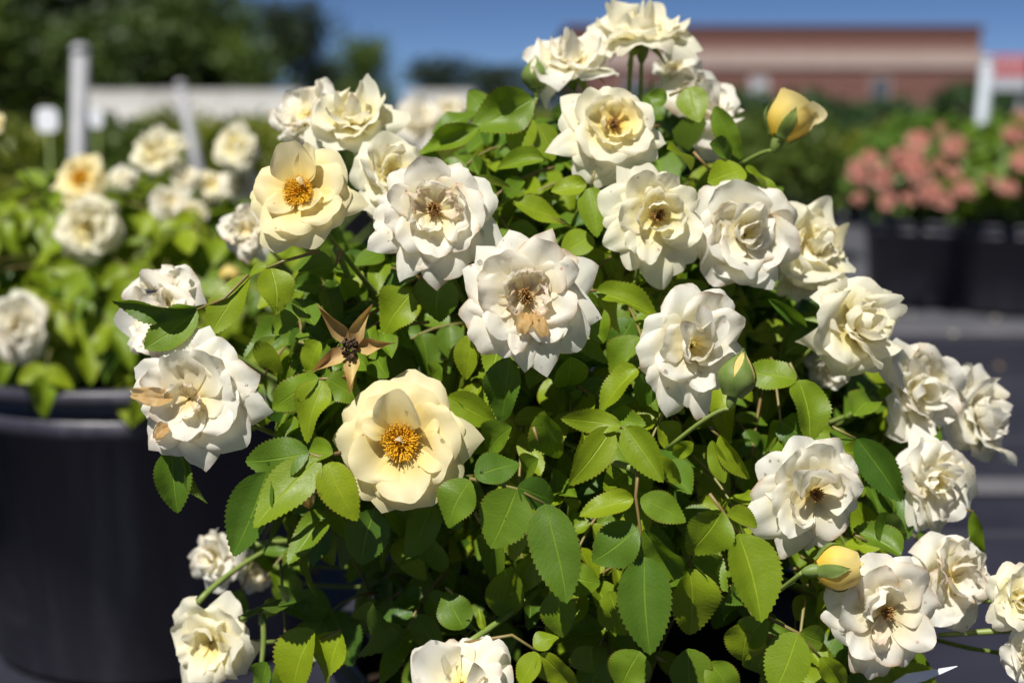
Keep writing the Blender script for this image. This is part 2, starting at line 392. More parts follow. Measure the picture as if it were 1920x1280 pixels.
# petal kinds; angles in degrees (0 = right, 90 = up as seen facing the rose), sizes in photo pixels
def O(a, r, w, tip='r', z=-.12, **k): return dict(a=a, w=w, P=((.05*r, -.20*r), (.60*r, -.02*r), (r, z*r)), cup=.10, roll=.32, tip=tip, **k)
def M(a, r, w, z=.22, tip='r', **k): return dict(a=a, w=w, P=((.05*r, -.10*r), (.72*r, -.05*r), (r, z*r)), cup=.26, roll=.34, tip=tip, **k)
def I(a, r, w, z=.75, tip='r', **k): return dict(a=a, w=w, P=((.10*r, -.05*r), (1.15*r, .02*r), (.95*r, z*r)), cup=.5, roll=.12, tip=tip, **k)
def C(a, r, w, z=.8, tip='r', **k): return dict(a=a, w=w, P=((.5*r, 0), (1.45*r, .45*r), (.72*r, z*r)), cup=.55, roll=0, tip=tip, **k)   # curls over the centre
def gen(R, style, seed):
    r = random.Random(seed); L = []; u = r.uniform
    tips = 'prrrrn'
    n = r.choice((6, 7, 7)); a0 = u(0, 360)
    for i in range(n): L.append(O(a0 + 360*i/n + u(-10, 10), R*u(.90, 1.08), R*u(.88, 1.15), r.choice(tips), u(-.25, -.02)))
    for i in range(n): L.append(M(a0 + 360*(i+.5)/n + u(-12, 12), R*u(.70, .95), R*u(.75, 1.02), u(.05, .3), r.choice(tips)))
    if style in ('full', 'blown'):
        for i in range(6): L.append(M(a0 + 60*i + u(-15, 15), R*u(.45, .72), R*u(.5, .85), u(.35, .7), r.choice(tips)))
        for i in range(5 if style == 'full' else 4): L.append(I(a0 + 72*i + u(-20, 20), R*u(.26, .4), R*u(.36, .55), u(.9, 1.6), r.choice(tips)))
    if style == 'full':
        for i in range(4): L.append(C(a0 + 90*i + u(-20, 20), R*u(.14, .22), R*u(.28, .4), u(2., 2.8)))
    if style == 'open':
        for i in range(4): L.append(M(a0 + 90*i + u(-20, 20), R*u(.5, .66), R*u(.36, .52), u(.2, .5), r.choice(tips)))
    for q in L:                                   # nothing sits as regular as its neighbour
        (a0_, a1_), (b0_, b1_), (c0_, c1_) = q['P']; k = u(.80, 1.14)
        q['P'] = ((a0_, a1_), (b0_ * u(.85, 1.1), b1_ + R*u(-.08, .10)), (c0_ * k, c1_ + R*u(-.16, .22)))
        q['a'] += u(-14, 14); q['w'] *= u(.70, 1.12); q['cup'] = max(-.05, q['cup'] + u(-.25, .45)); q['roll'] = max(0, q['roll'] + u(-.25, .45)); q['tilt'] = u(-.55, .55)
    return [q for q in L if r.random() > .08]
def stamen_mesh(R, mat, n, seed, spread=.22, tall=.22, an=.02):
    r = random.Random(seed); b = MB()
    for i in range(n):
        a = r.uniform(0, 2*pi); q = spread * R * math.sqrt(r.uniform(.02, 1)); h = tall * R * r.uniform(.25, 1.15)
        p0 = Vector((cos(a)*q*.4, sin(a)*q*.4, -.04*R)); p2 = Vector((cos(a)*q*r.uniform(.9, 1.25), sin(a)*q*r.uniform(.9, 1.25), h))
        b.tube(bez(p0, (p0+p2)/2 + Vector((0, 0, h*.3)), p2, 3), R*.006, 3, False)
        b.blob(p2, R*an*r.uniform(.8, 1.3), 5, 3, (1, 1.5, .8), Euler((r.uniform(0, 3), r.uniform(0, 3), r.uniform(0, 3))).to_matrix())
    return b.me('stamens', mat)
def calyx_mesh(R):
    b = MB(); prof = [(0, -.62*R), (.05*R, -.6*R), (.10*R, -.5*R), (.13*R, -.38*R), (.10*R, -.26*R), (.16*R, -.18*R)]
    b.lathe(prof, 9); return b.me('calyx', SEPAL)
SEED = [100]
FLW2 = []; ANCH = []       # (px, py, depth) of everything placed on the front of the bush
STEMBASE = Vector((.075, 1.02, .36))
def rose(bush, px, py, R, d, yaw, pitch, petals, mat=PW, centre=None, label=None, stem=True, worn=.0, sepals=True, base=STEMBASE, name='rose'):
    SEED[0] += 1; sd = SEED[0]; rs = random.Random(sd)
    s = d / F; Mr = RC @ Matrix.Rotation(rad(yaw), 3, 'Y') @ Matrix.Rotation(rad(-pitch), 3, 'X')
    e = empty(name, (0, 0, 0), bush); M4 = Mr.to_4x4(); M4.translation = at(px, py, d); e.matrix_local = M4
    if label: e['label'] = label
    for i, q in enumerate(petals):
        m = q.get('m') or (PWW if (mat is PW and rs.random() < worn) else mat)
        P = [(a*s, b*s) for a, b in q['P']]
        obj('petal', petal_mesh('petal', P, q['w']*s*1.12, rad(q['a']), q['cup'], q['roll'], q['tip'], m, sd*100+i, R*s, tilt=q.get('tilt'), crumple=q.get('cr', 0) + (.0 if mat is PY else .045) + (.10 if worn > .4 and q.get('cup', 0) > .3 else 0) + (.14 if m in (PK, PT) else 0)), e)
    if centre == 'gold': obj('stamens', stamen_mesh(R*s, STAM, 420, sd, .27, .13, .010), e)
    elif centre == 'brown': obj('stamens', stamen_mesh(R*s, STAMB, 110, sd, .11, .17, .010), e)
    if sepals:
        obj('calyx', calyx_mesh(R*s), e)
        for k in range(5):
            a = 2*pi*k/5 + .3
            q = [(.10*R*s, -.22*R*s), (.4*R*s, -.30*R*s), (.62*R*s, -rs.uniform(.35, .7)*R*s)]
            obj('sepal', petal_mesh('sepal', q, .2*R*s, a, .2, 0, 'l', SEPAL, sd*100+50+k, R*s, 4, 6, True), e)
    if stem:
        a = M4 @ Vector((0, 0, -.58*R*s)); back = (Mr @ Vector((0, 0, -1)))
        tgt = base + Vector((rs.uniform(-.05, .05), rs.uniform(-.05, .05), rs.uniform(-.03, .12)))
        mid = a + back * .06 + Vector((0, .0, -.05)); mid = mid.lerp(tgt, .25)
        b = MB(); b.tube(bez(a, mid, tgt, 9), [.0013 + .0010*i/9 for i in range(10)], 6)
        obj('stem', b.me('stem', STEM), bush)
    if bush is MAIN: ANCH.append((px, py, d)); FLW2.append((px, py, R, d))
    return e
def bud(bush, base, tip, r, d, mat, open_=.0, nsep=5, label=None, dd=0.0, stem=None, green=.0):
    """base, tip in photo pixels; r the half width in pixels"""
    SEED[0] += 1; sd = SEED[0]; rs = random.Random(sd); s = d / F
    B = at(*base, d); Tp = at(*tip, d + dd); z = (Tp - B); L = z.length; z /= L
    x = z.cross(Vector((0, -1, .2))).normalized(); y = z.cross(x)
    e = empty('rose_bud', (0, 0, 0), bush); M4 = Matrix((x, y, z)).transposed().to_4x4(); M4.translation = B; e.matrix_local = M4
    if label: e['label'] = label
    rr = r * s
    def patch(name, th0, span, k, m, top, off, h0=0., nu=8, nv=10, pointed=False, flare=0., close=.93):
        v, uv, f = [], [], []
        for j in range(nv + 1):
            t = j / nv
            for i in range(nu + 1):
                u = -1 + 2*i/nu
                tt = h0 + (top - h0) * t * (1 - .10 * u * u - (0 if pointed else .13 * u))
                tq = max(0., min(1.15, tt))
                pr = sin(pi/2 * (.30 + .70 * tq/.4)) ** .9 if tq < .4 else 1 - close * (max(0, (tq - .4) / .6)) ** 1.75
                rad_ = rr * max(.03, pr) * (1 + off) + flare * rr * t ** 4
                wd = span * ((1 - t) ** .8 * .9 + .06 if pointed else 1)
                th = th0 + u * wd + 1.3 * k * tt * (0 if pointed else 1)
                nn = .05 * rr * noise.noise((u*2 + sd, t*3, th0))
                v.append(((rad_+nn)*cos(th), (rad_+nn)*sin(th), tt * L)); uv.append(((u+1)/2, t))
        q = nu + 1
        for j in range(nv):
            for i in range(nu): f.append((j*q+i, j*q+i+1, (j+1)*q+i+1, (j+1)*q+i))
        obj(name, mesh(name, v, f, m, True, uv), e)
    for k in range(5): patch('petal', k * 2*pi/5 + .4, 1.05, .25 + open_*.5, mat, 1.0 - .05*k*(1 if open_ else .3) + rs.uniform(-.03, .03), .040*k, flare=open_*.20*k, close=.95 - open_*.30*k)
    for k in range(nsep): patch('sepal', k * 2*pi/nsep, .50 + 1.3*green, 0, SEPAL, (1.10 if green else .72 + rs.uniform(-.15, .1)), .24 + .03*(k % 2), -.04, 6, 9, True, flare=.02 + open_*.5*rs.random())
    b = MB(); b.lathe([(.02*rr, -.36*L), (.12*rr, -.34*L), (.26*rr, -.24*L), (.34*rr, -.12*L), (.34*rr, .0), (.42*rr, .05*L)], 10); obj('calyx', b.me('calyx', SEPAL), e)
    if stem:
        pts = [B - z * .32 * L] + [at(a, c, dp) for a, c, dp in stem]
        b = MB(); b.tube(pts if len(pts) != 3 else bez(*pts), [.0013]*len(pts) if len(pts) != 3 else [.0013]*9, 6); obj('stem', b.me('stem', STEM), bush)
    if bush is MAIN: ANCH.append((*base, d))
    return e

# ------------------------------------------------------------------ pots
def pot(name, x, y, R, h, n=56, soil=True, **k):
    e = empty(name, (x, y, 0), **k); r0 = R * .86
    b = MB(); b.lathe([(0, .012), (r0*.96, .012), (r0, .02), (R*.955, h*.84), (R*.985, h*.845), (R*.985, h*.90), (R*.965, h*.905), (R*.97, h*.955)], n)
    obj('pot_wall', b.me('pot_wall', PLASTIC), e)
    b = MB(); b.lathe([(R*.97, h*.952), (R*1.035, h*.955), (R*1.045, h*.97), (R*1.045, h*.992), (R*1.03, h), (R*.99, h), (R*.96, h*.985), (R*.93, h*.8)], n)
    obj('rim', b.me('rim', PLASTIC), e)
    for a in (2.3, -.85):
        b = MB(); c, s = cos(a), sin(a); t = Vector((-s, c, 0)); o = Vector((c, s, 0))
        b.tube([o*R*1.03 - t*.06 + Vector((0, 0, h*.97)), o*R*1.13 - t*.05 + Vector((0, 0, h*.96)), o*R*1.16 + Vector((0, 0, h*.955)), o*R*1.13 + t*.05 + Vector((0, 0, h*.96)), o*R*1.03 + t*.06 + Vector((0, 0, h*.97))], .009, 8)
        obj('handle', b.me('handle', PLASTIC), e)
    if soil:
        b = MB(); N = 24; v = [(0, 0, h*.88)]; f = []
        for j in (1, 2, 3, 4):
            for i in range(N):
                a = 2*pi*i/N; q = R*.945*j/4; v.append((q*cos(a), q*sin(a), h*.87 + .012*noise.noise((q*9*cos(a), q*9*sin(a), x))))
        for i in range(N): f.append((0, 1+i, 1+(i+1) % N))
        for j in range(3):
            for i in range(N): f.append((1+j*N+i, 1+(j+1)*N+i, 1+(j+1)*N+(i+1) % N, 1+j*N+(i+1) % N))
        b.add(v, f); obj('soil', b.me('soil', SOIL), e)
    return e
POT_H = .345
pot('plant_pot', .075, .99, .20, .305, label='black plastic nursery pot holding the large white rose bush', cat='plant pot')
gl = at(300, 985, 1.74)
pot('plant_pot', gl.x - .03, gl.y + .09, .238, .372, label='black nursery pot of the second rose bush, with wide bare side', cat='plant pot')
pot('plant_pot', gl.x - .62, gl.y - .06, .20, POT_H, soil=True, label='black nursery pot just beside the second rose bush pot, mostly cut off', cat='plant pot')

# ------------------------------------------------------------------ the main rose bush
MAIN = empty('rose_bush', (.085, 1.03, .30), label='large white and cream rose bush in full bloom, growing in black pot', cat='rose bush')
MAIN.location = (0, 0, 0)
rose(MAIN, 752, 829, 125, .762, -3, 6, [
    O(75, 141, 130), O(104, 126, 112), O(138, 128, 122), O(180, 127, 132, 'p'), O(237, 131, 100), O(250, 132, 112, 'p'), O(289, 131, 140),
    O(-1, 147, 105, 'p', -.22), O(29, 117, 122), O(318, 132, 112),
    M(8, 106, 118, .14), M(272, 108, 98, .26), M(215, 98, 92, .28), M(330, 100, 90, .16), M(160, 88, 66, .16), M(60, 108, 90, .10), M(120, 100, 80, .1),
    dict(a=93, w=80, P=((18, 0), (60, 42), (96, 52)), cup=.55, roll=-.1, tip='r'),
    dict(a=150, w=38, P=((26, 0), (52, 30), (78, 26)), cup=.5, roll=0, tip='r'),
    dict(a=60, w=16, P=((1, 14), (4, 30), (10, 40)), cup=.7, roll=0, tip='p', m=PC)],
    PY, 'gold', 'open cream yellow rose with a ring of golden stamens')
rose(MAIN, 560, 361, 100, .79, -6, 14, [
    O(42, 108, 98), O(5, 97, 80), O(150, 94, 92), O(180, 98, 88), O(203, 97, 84), O(241, 122, 72), O(283, 108, 96), O(-8, 124, 62, 'p', -.25), O(323, 98, 84), O(75, 92, 70), O(120, 90, 76),
    M(245, 96, 82, .2), M(262, 84, 84, .25), M(323, 88, 74, .25), M(20, 88, 74, .22), M(170, 84, 70, .12),
    dict(a=97, w=74, P=((14, 0), (52, 20), (86, 48)), cup=.5, roll=0, tip='r'), dict(a=68, w=40, P=((16, 0), (54, 18), (86, 40)), cup=.5, roll=0, tip='r'),
    I(320, 48, 50, .5), M(215, 62, 42, .4), dict(a=50, w=18, P=((12, 2), (22, 26), (20, 40)), cup=.6, roll=0, tip='r')],
    PY, 'gold', 'open pale yellow rose with golden stamens and upright back petals')
rose(MAIN, 986, 557, 130, .772, 2, 4, [
    O(98, 128, 92, 'p'), O(73, 138, 82, 'p', -.2), O(20, 148, 95, 'p', -.2), O(-11, 139, 98, 'p'), O(-35, 144, 100), O(-75, 145, 86, 'p'), O(268, 132, 70, 'p'), O(232, 134, 95), O(206, 128, 92), O(159, 124, 104, 'p'), O(130, 128, 84, 'p'),
    O(48, 125, 85), O(250, 120, 70), O(182, 110, 80),
    M(122, 90, 84, .42), M(60, 104, 102, .35), M(35, 106, 60, .4), M(-18, 92, 70, .42), M(178, 88, 74, .40), M(228, 92, 80, .26, 'p'), M(258, 106, 46, .16, 'p'), M(150, 95, 70, .2), M(310, 100, 70, .12), M(-50, 98, 70, .15),
    I(-15, 42, 60, .7, m=PK), I(195, 34, 56, .9, m=PK), I(100, 48, 62, .7), I(60, 52, 50, .8, m=PK), I(140, 50, 50, .9),
    dict(a=265, w=28, P=((30, 6), (52, 22), (72, 18)), cup=.8, roll=.5, tip='r', m=PT), dict(a=295, w=26, P=((30, 6), (56, 24), (84, 22)), cup=.6, roll=.4, tip='r', m=PT)],
    PW, 'brown', 'blown white rose with pointed outer petals and brown centre', worn=.5)
rose(MAIN, 354, 748, 125, .775, -8, 2, [
    O(149, 129, 84, 'p'), O(105, 116, 96), O(77, 134, 94, 'p'), O(25, 131, 112, 'p'), O(-14, 145, 92, 'p', -.2), O(-42, 137, 102), O(-74, 132, 92, 'p'), O(223, 122, 84, 'p'), O(177, 118, 84, 'p'), O(50, 128, 95), O(250, 118, 80), O(200, 100, 70),
    M(107, 84, 88, .5), M(62, 94, 90, .45), M(-35, 98, 64, .3), M(-88, 72, 66, .5), M(205, 66, 56, .5), M(238, 98, 58, .3), M(15, 92, 85, .25), M(-10, 100, 78, .18), M(150, 90, 64, .28),
    dict(a=176, w=32, P=((24, 20), (60, 40), (104, 34)), cup=.7, roll=.5, tip='r', m=PT), dict(a=235, w=24, P=((60, 10), (70, 36), (92, 34)), cup=.6, roll=.3, tip='r', m=PT),
    I(80, 30, 30, 1.2, m=PK), I(-20, 32, 32, 1.2, m=PK), I(150, 36, 46, .9), I(-70, 34, 42, .9)],
    PW, None, 'drooping white rose with pink flushed folds and a tan withered petal', worn=.6)
rose(MAIN, 814, 395, 122, .80, 4, 10, [
    O(130, 112, 76), O(60, 106, 78, 'p'), O(23, 125, 104), O(-18, 141, 94, 'p', -.2), O(-68, 132, 92), O(257, 117, 82), O(-90, 141, 74, 'p', -.2), O(240, 138, 66, 'p'), O(213, 138, 66, 'p'), O(193, 117, 84), O(172, 108, 66), O(-42, 122, 90), O(95, 95, 90),
    M(98, 92, 90, .4), M(0, 90, 94, .35), M(160, 86, 56, .4, m=PWW), M(225, 92, 66, .3), M(40, 92, 80, .3), M(-40, 92, 80, .3), M(270, 90, 70, .25), M(190, 90, 70, .3),
    I(215, 52, 54, .7), I(255, 46, 40, .8), I(-15, 62, 90, .7), I(20, 44, 54, .9, m=PK), I(90, 50, 60, .8), I(150, 44, 50, .8, m=PK)],
    PW, 'brown', 'speckled white rose with dark brown stamens and browned inner petals', worn=.7)
rose(MAIN, 1300, 649, 112, .785, 12, 2, [
    O(100, 121, 92), O(55, 128, 92), O(18, 111, 84, 'p'), O(-11, 107, 66), O(-55, 98, 66), O(-79, 141, 54), O(-92, 116, 52), O(250, 136, 78, 'p'), O(197, 108, 90), O(165, 102, 90), O(225, 112, 70),
    M(225, 80, 66, .3), M(75, 100, 70, .4), M(35, 96, 66, .4), M(-35, 84, 66, .4), M(170, 66, 66, .5), M(-80, 84, 54, .3),
    dict(a=92, w=40, P=((8, 0), (20, 50), (76, 66)), cup=.7, roll=0, tip='r'), dict(a=52, w=46, P=((10, 0), (24, 50), (66, 66)), cup=.6, roll=0, tip='r'), dict(a=140, w=40, P=((8, 0), (20, 44), (60, 60)), cup=.6, roll=0, tip='r'),
    C(-5, 30, 56, 1.4), C(80, 26, 48, 1.6), C(190, 28, 52, 1.3), C(-80, 28, 50, 1.4), I(-30, 46, 50, .9)],
    PW, None, 'white rose with many upright folded inner petals beside a green bud', worn=.2)
rose(MAIN, 1527, 925, 112, .79, 10, -2, [
    O(102, 112, 86), O(62, 114, 94), O(35, 106, 78), O(-3, 92, 92), O(-43, 98, 70), O(-83, 106, 88), O(243, 131, 76, 'p'), O(210, 141, 96), O(154, 120, 86), O(180, 118, 70), O(265, 110, 60),
    M(80, 92, 90, .3), M(20, 84, 74, .3), M(130, 92, 80, .35), M(195, 90, 70, .3), M(225, 92, 66, .3), M(-60, 92, 72, .1),
    dict(a=118, w=70, P=((10, 0), (36, 40), (66, 70)), cup=.6, roll=0, tip='r'), dict(a=140, w=52, P=((14, 0), (44, 34), (78, 56)), cup=.6, roll=0, tip='r'), I(215, 62, 64, .6), I(235, 70, 40, .7), I(0, 62, 70, .6), I(40, 52, 60, .7)],
    PW, 'brown', 'cupped white rose with a small brown centre beside yellow bud', worn=.15)
rose(MAIN, 1660, 1146, 112, .772, 6, 0, [
    O(101, 111, 94), O(62, 110, 82, 'p'), O(14, 108, 92), O(-36, 127, 70, m=PWW), O(-65, 118, 66), O(263, 132, 78), O(245, 130, 62), O(210, 106, 80), O(165, 118, 94), O(190, 118, 60), O(135, 108, 70),
    M(58, 100, 82, .35, 'p'), M(20, 92, 84, .25), M(-30, 104, 70, .2, m=PWW), M(235, 98, 72, .2), M(175, 92, 74, .25), M(275, 98, 70, .2), M(110, 84, 76, .3),
    C(140, 46, 60, 1.1), I(150, 52, 58, .9), I(248, 58, 34, .7, m=PK), I(80, 50, 54, .8)],
    PW, 'brown', 'white rose with dark withered stamens and rust stained petal', worn=.6)
rose(MAIN, 1150, 236, 105, .86, 2, 14, [
    O(148, 112, 84, 'p'), O(102, 84, 86, 'p'), O(60, 82, 78), O(24, 70, 74), O(-11, 100, 60, 'p'), O(-37, 100, 66), O(-81, 90, 90), O(223, 98, 76), O(200, 127, 60, 'p'), O(165, 104, 76), O(240, 116, 86, 'r', -.3), O(265, 112, 70, 'r', -.3),
    M(140, 76, 74, .4), M(80, 66, 74, .3), M(10, 72, 66, .4), M(-40, 76, 66, .35), M(-95, 76, 74, .3), M(215, 78, 70, .3),
    I(140, 56, 66, .7), I(20, 52, 66, .7, m=PY), I(-60, 32, 44, .9, m=PY), I(90, 40, 46, .8, m=PY), C(180, 24, 30, 1.3, m=PY), I(240, 46, 56, .7)],
    PC, 'brown', 'creamy rose with a yellow folded heart above other roses', worn=0)
rose(MAIN, 1232, 405, 108, .83, 8, 0, [
    O(160, 116, 80), O(130, 112, 62, 'p'), O(105, 104, 66), O(65, 86, 70), O(25, 92, 66), O(-8, 92, 60), O(-40, 112, 74), O(-88, 137, 74), O(240, 112, 66), O(208, 112, 62), O(-65, 118, 66), O(185, 100, 60),
    M(120, 84, 66, .4), M(80, 76, 60, .4), M(30, 76, 60, .4), M(-30, 84, 70, .35), M(253, 92, 46, .4), M(180, 76, 60, .4), M(225, 84, 50, .3),
    I(110, 50, 40, 1.), I(40, 46, 56, 1.), I(-30, 50, 60, .8), I(190, 46, 40, .9), C(-80, 30, 40, 1.3), C(90, 26, 36, 1.5)],
    PC, 'brown', 'full white rose with tall curled inner petals below creamy rose')
# further roses on the bush, turned away or softer in focus
more = [ # px py R depth yaw pitch style mat centre worn label
 (1208, 60, 98, .96, 6, 62, 'full', PC, None, 0, 'topmost cream rose on its own tall stem'),
 (1072, 112, 98, .95, -8, 58, 'full', PW, None, .1, 'white rose seen from the side beside topmost rose'),
 (1328, 195, 98, .965, 50, 22, 'blown', PW, None, .3, 'white rose half hidden behind a leaf near the brick building'),
 (570, 215, 84, .95, -38, 28, 'blown', PW, None, .6, 'untidy white rose with ragged browned petals'),
 (662, 225, 92, .90, 6, 48, 'full', PC, None, 0, 'pale cream rose with upswept petals behind yellow rose'),
 (735, 325, 84, .865, 12, 10, 'blown', PC, None, .2, None),
 (1398, 440, 106, .845, 10, 4, 'full', PW, None, .3, 'white rose with a soft pink tint and ragged heart'),
 (1530, 462, 98, .90, 34, 12, 'full', PC, None, .0, None),
 (1500, 520, 52, .92, 0, -10, 'blown', PW, None, .2, None),
 (1606, 608, 118, .855, 32, 8, 'full', PC, None, 0, 'cream rose with a pale yellow cupped heart'),
 (1722, 735, 102, .89, 26, 4, 'full', PW, None, .1, None),
 (1838, 782, 102, .925, 42, 14, 'full', PW, None, .1, None),
 (1756, 905, 94, .86, 14, 0, 'full', PW, None, .0, None),
 (1785, 1082, 92, .83, 24, 4, 'blown', PW, None, .6, 'shrivelled white rose with browned edges'),
 (1920, 1125, 70, .80, -10, 10, 'full', PC, None, 0, None),
 (296, 590, 104, .85, -42, 12, 'blown', PW, None, .6, 'tattered white rose behind the leaf with the fly'),
 (392, 1205, 96, .87, -24, 6, 'blown', PC, None, .1, 'white rose hanging low before the second pot'),
 (398, 1045, 58, .97, -30, 0, 'blown', PW, None, .2, None),
 (480, 1075, 40, 1.0, 10, 0, 'blown', PW, None, .2, None),
 (866, 1275, 112, .752, -4, 52, 'blown', PW, None, .1, 'white rose opening upwards from the pot rim'),
 (462, 430, 58, 1.0, -20, 5, 'blown', PW, None, .6, None),
 (1938, 1235, 62, .80, -20, 0, 'blown', PW, None, .2, None),
 (1265, 130, 45, 1.02, 0, 10, 'blown', PW, None, .2, None),
 (1560, 690, 50, .93, 10, -20, 'blown', PW, None, 0, None),
]
for (px, py, R, d, yw, pt, st, mt, ce, wo, lb) in more:
    rose(MAIN, px, py, R, d, yw, pt, gen(R, st, SEED[0] * 3 + 1), mt, ce, lb, worn=wo)
bud(MAIN, (1374, 740), (1394, 660), 30, .768, PB, .0, 5, 'closed green rose bud', stem=[(1340, 765, .772), (1250, 842, .80)], green=.35)
bud(MAIN, (1532, 1068), (1618, 1054), 37, .762, PB, .25, 4, 'plump yellow rose bud', stem=[(1490, 1085, .765), (1430, 1130, .80)])
bud(MAIN, (1462, 258), (1500, 176), 37, .90, PB, .75, 4, 'yellow rose bud opening on a long slanting stem', stem=[(1440, 275, .90), (1370, 320, .93)])
bud(MAIN, (1006, 165), (1004, 108), 22, .94, PC, 0, 5, 'small green bud under the white rose', stem=[(1000, 200, .94), (985, 260, .95)], green=.35)
# spent flower: five dry sepals in a star round a withered dark centre
e = empty('spent_rose', (0, 0, 0), MAIN); M4 = (RC @ Matrix.Rotation(rad(-8), 3, 'Y')).to_4x4(); M4.translation = at(658, 652, .775); e.matrix_local = M4
e['label'] = 'spent rose with five tan sepals in a star'
s = .775 / F
for k, (a, r) in enumerate(((122, 98), (62, 82), (4, 96), (211, 76), (279, 88))):
    obj('sepal', petal_mesh('sepal', [(6*s, -6*s), (.55*r*s, (24 if k % 2 else 6)*s), (r*s, (-6 if k % 2 else 34)*s)], 34*s, rad(a), .95, 0, 'l', DRYS, 9000+k, 90*s, 6, 9, True), e)
b = MB()
for k in range(90):
    a = U(0, 6.28); q = math.sqrt(U(0, 1)) * 17; b.blob((q*cos(a)*s*.85, (q*sin(a)*1.35)*s, U(0, 16)*s), U(2., 4.5)*s, 5, 3)
obj('withered_centre', b.me('withered_centre', DARKHIP), e)
put_stalk(MAIN, bez(at(660, 665, .782), at(672, 720, .80), at(640, 900, .93), 8), .0016, STEM, 'stem'); ANCH.append((658, 652, .775))
e = empty('spent_rose', (0, 0, 0), MAIN); M4 = (RC @ Matrix.Rotation(rad(25), 3, 'Y') @ Matrix.Rotation(rad(50), 3, 'X')).to_4x4(); M4.translation = at(572, 912, .80); e.matrix_local = M4
for k in range(5): obj('sepal', petal_mesh('sepal', [(6*s, -6*s), (40*s, 10*s), (U(60, 90)*s, U(-10, 30)*s)], 34*s, 2*pi*k/5, .5, 0, 'l', DRYS, 9100+k, 90*s, 5, 8, True), e)
b = MB()
for k in range(50): a = U(0, 6.28); q = math.sqrt(U(0, 1))*15; b.blob((q*cos(a)*s, q*sin(a)*s, U(0, 14)*s), U(2, 4)*s, 5, 3)
obj('withered_centre', b.me('withered_centre', DARKHIP), e)

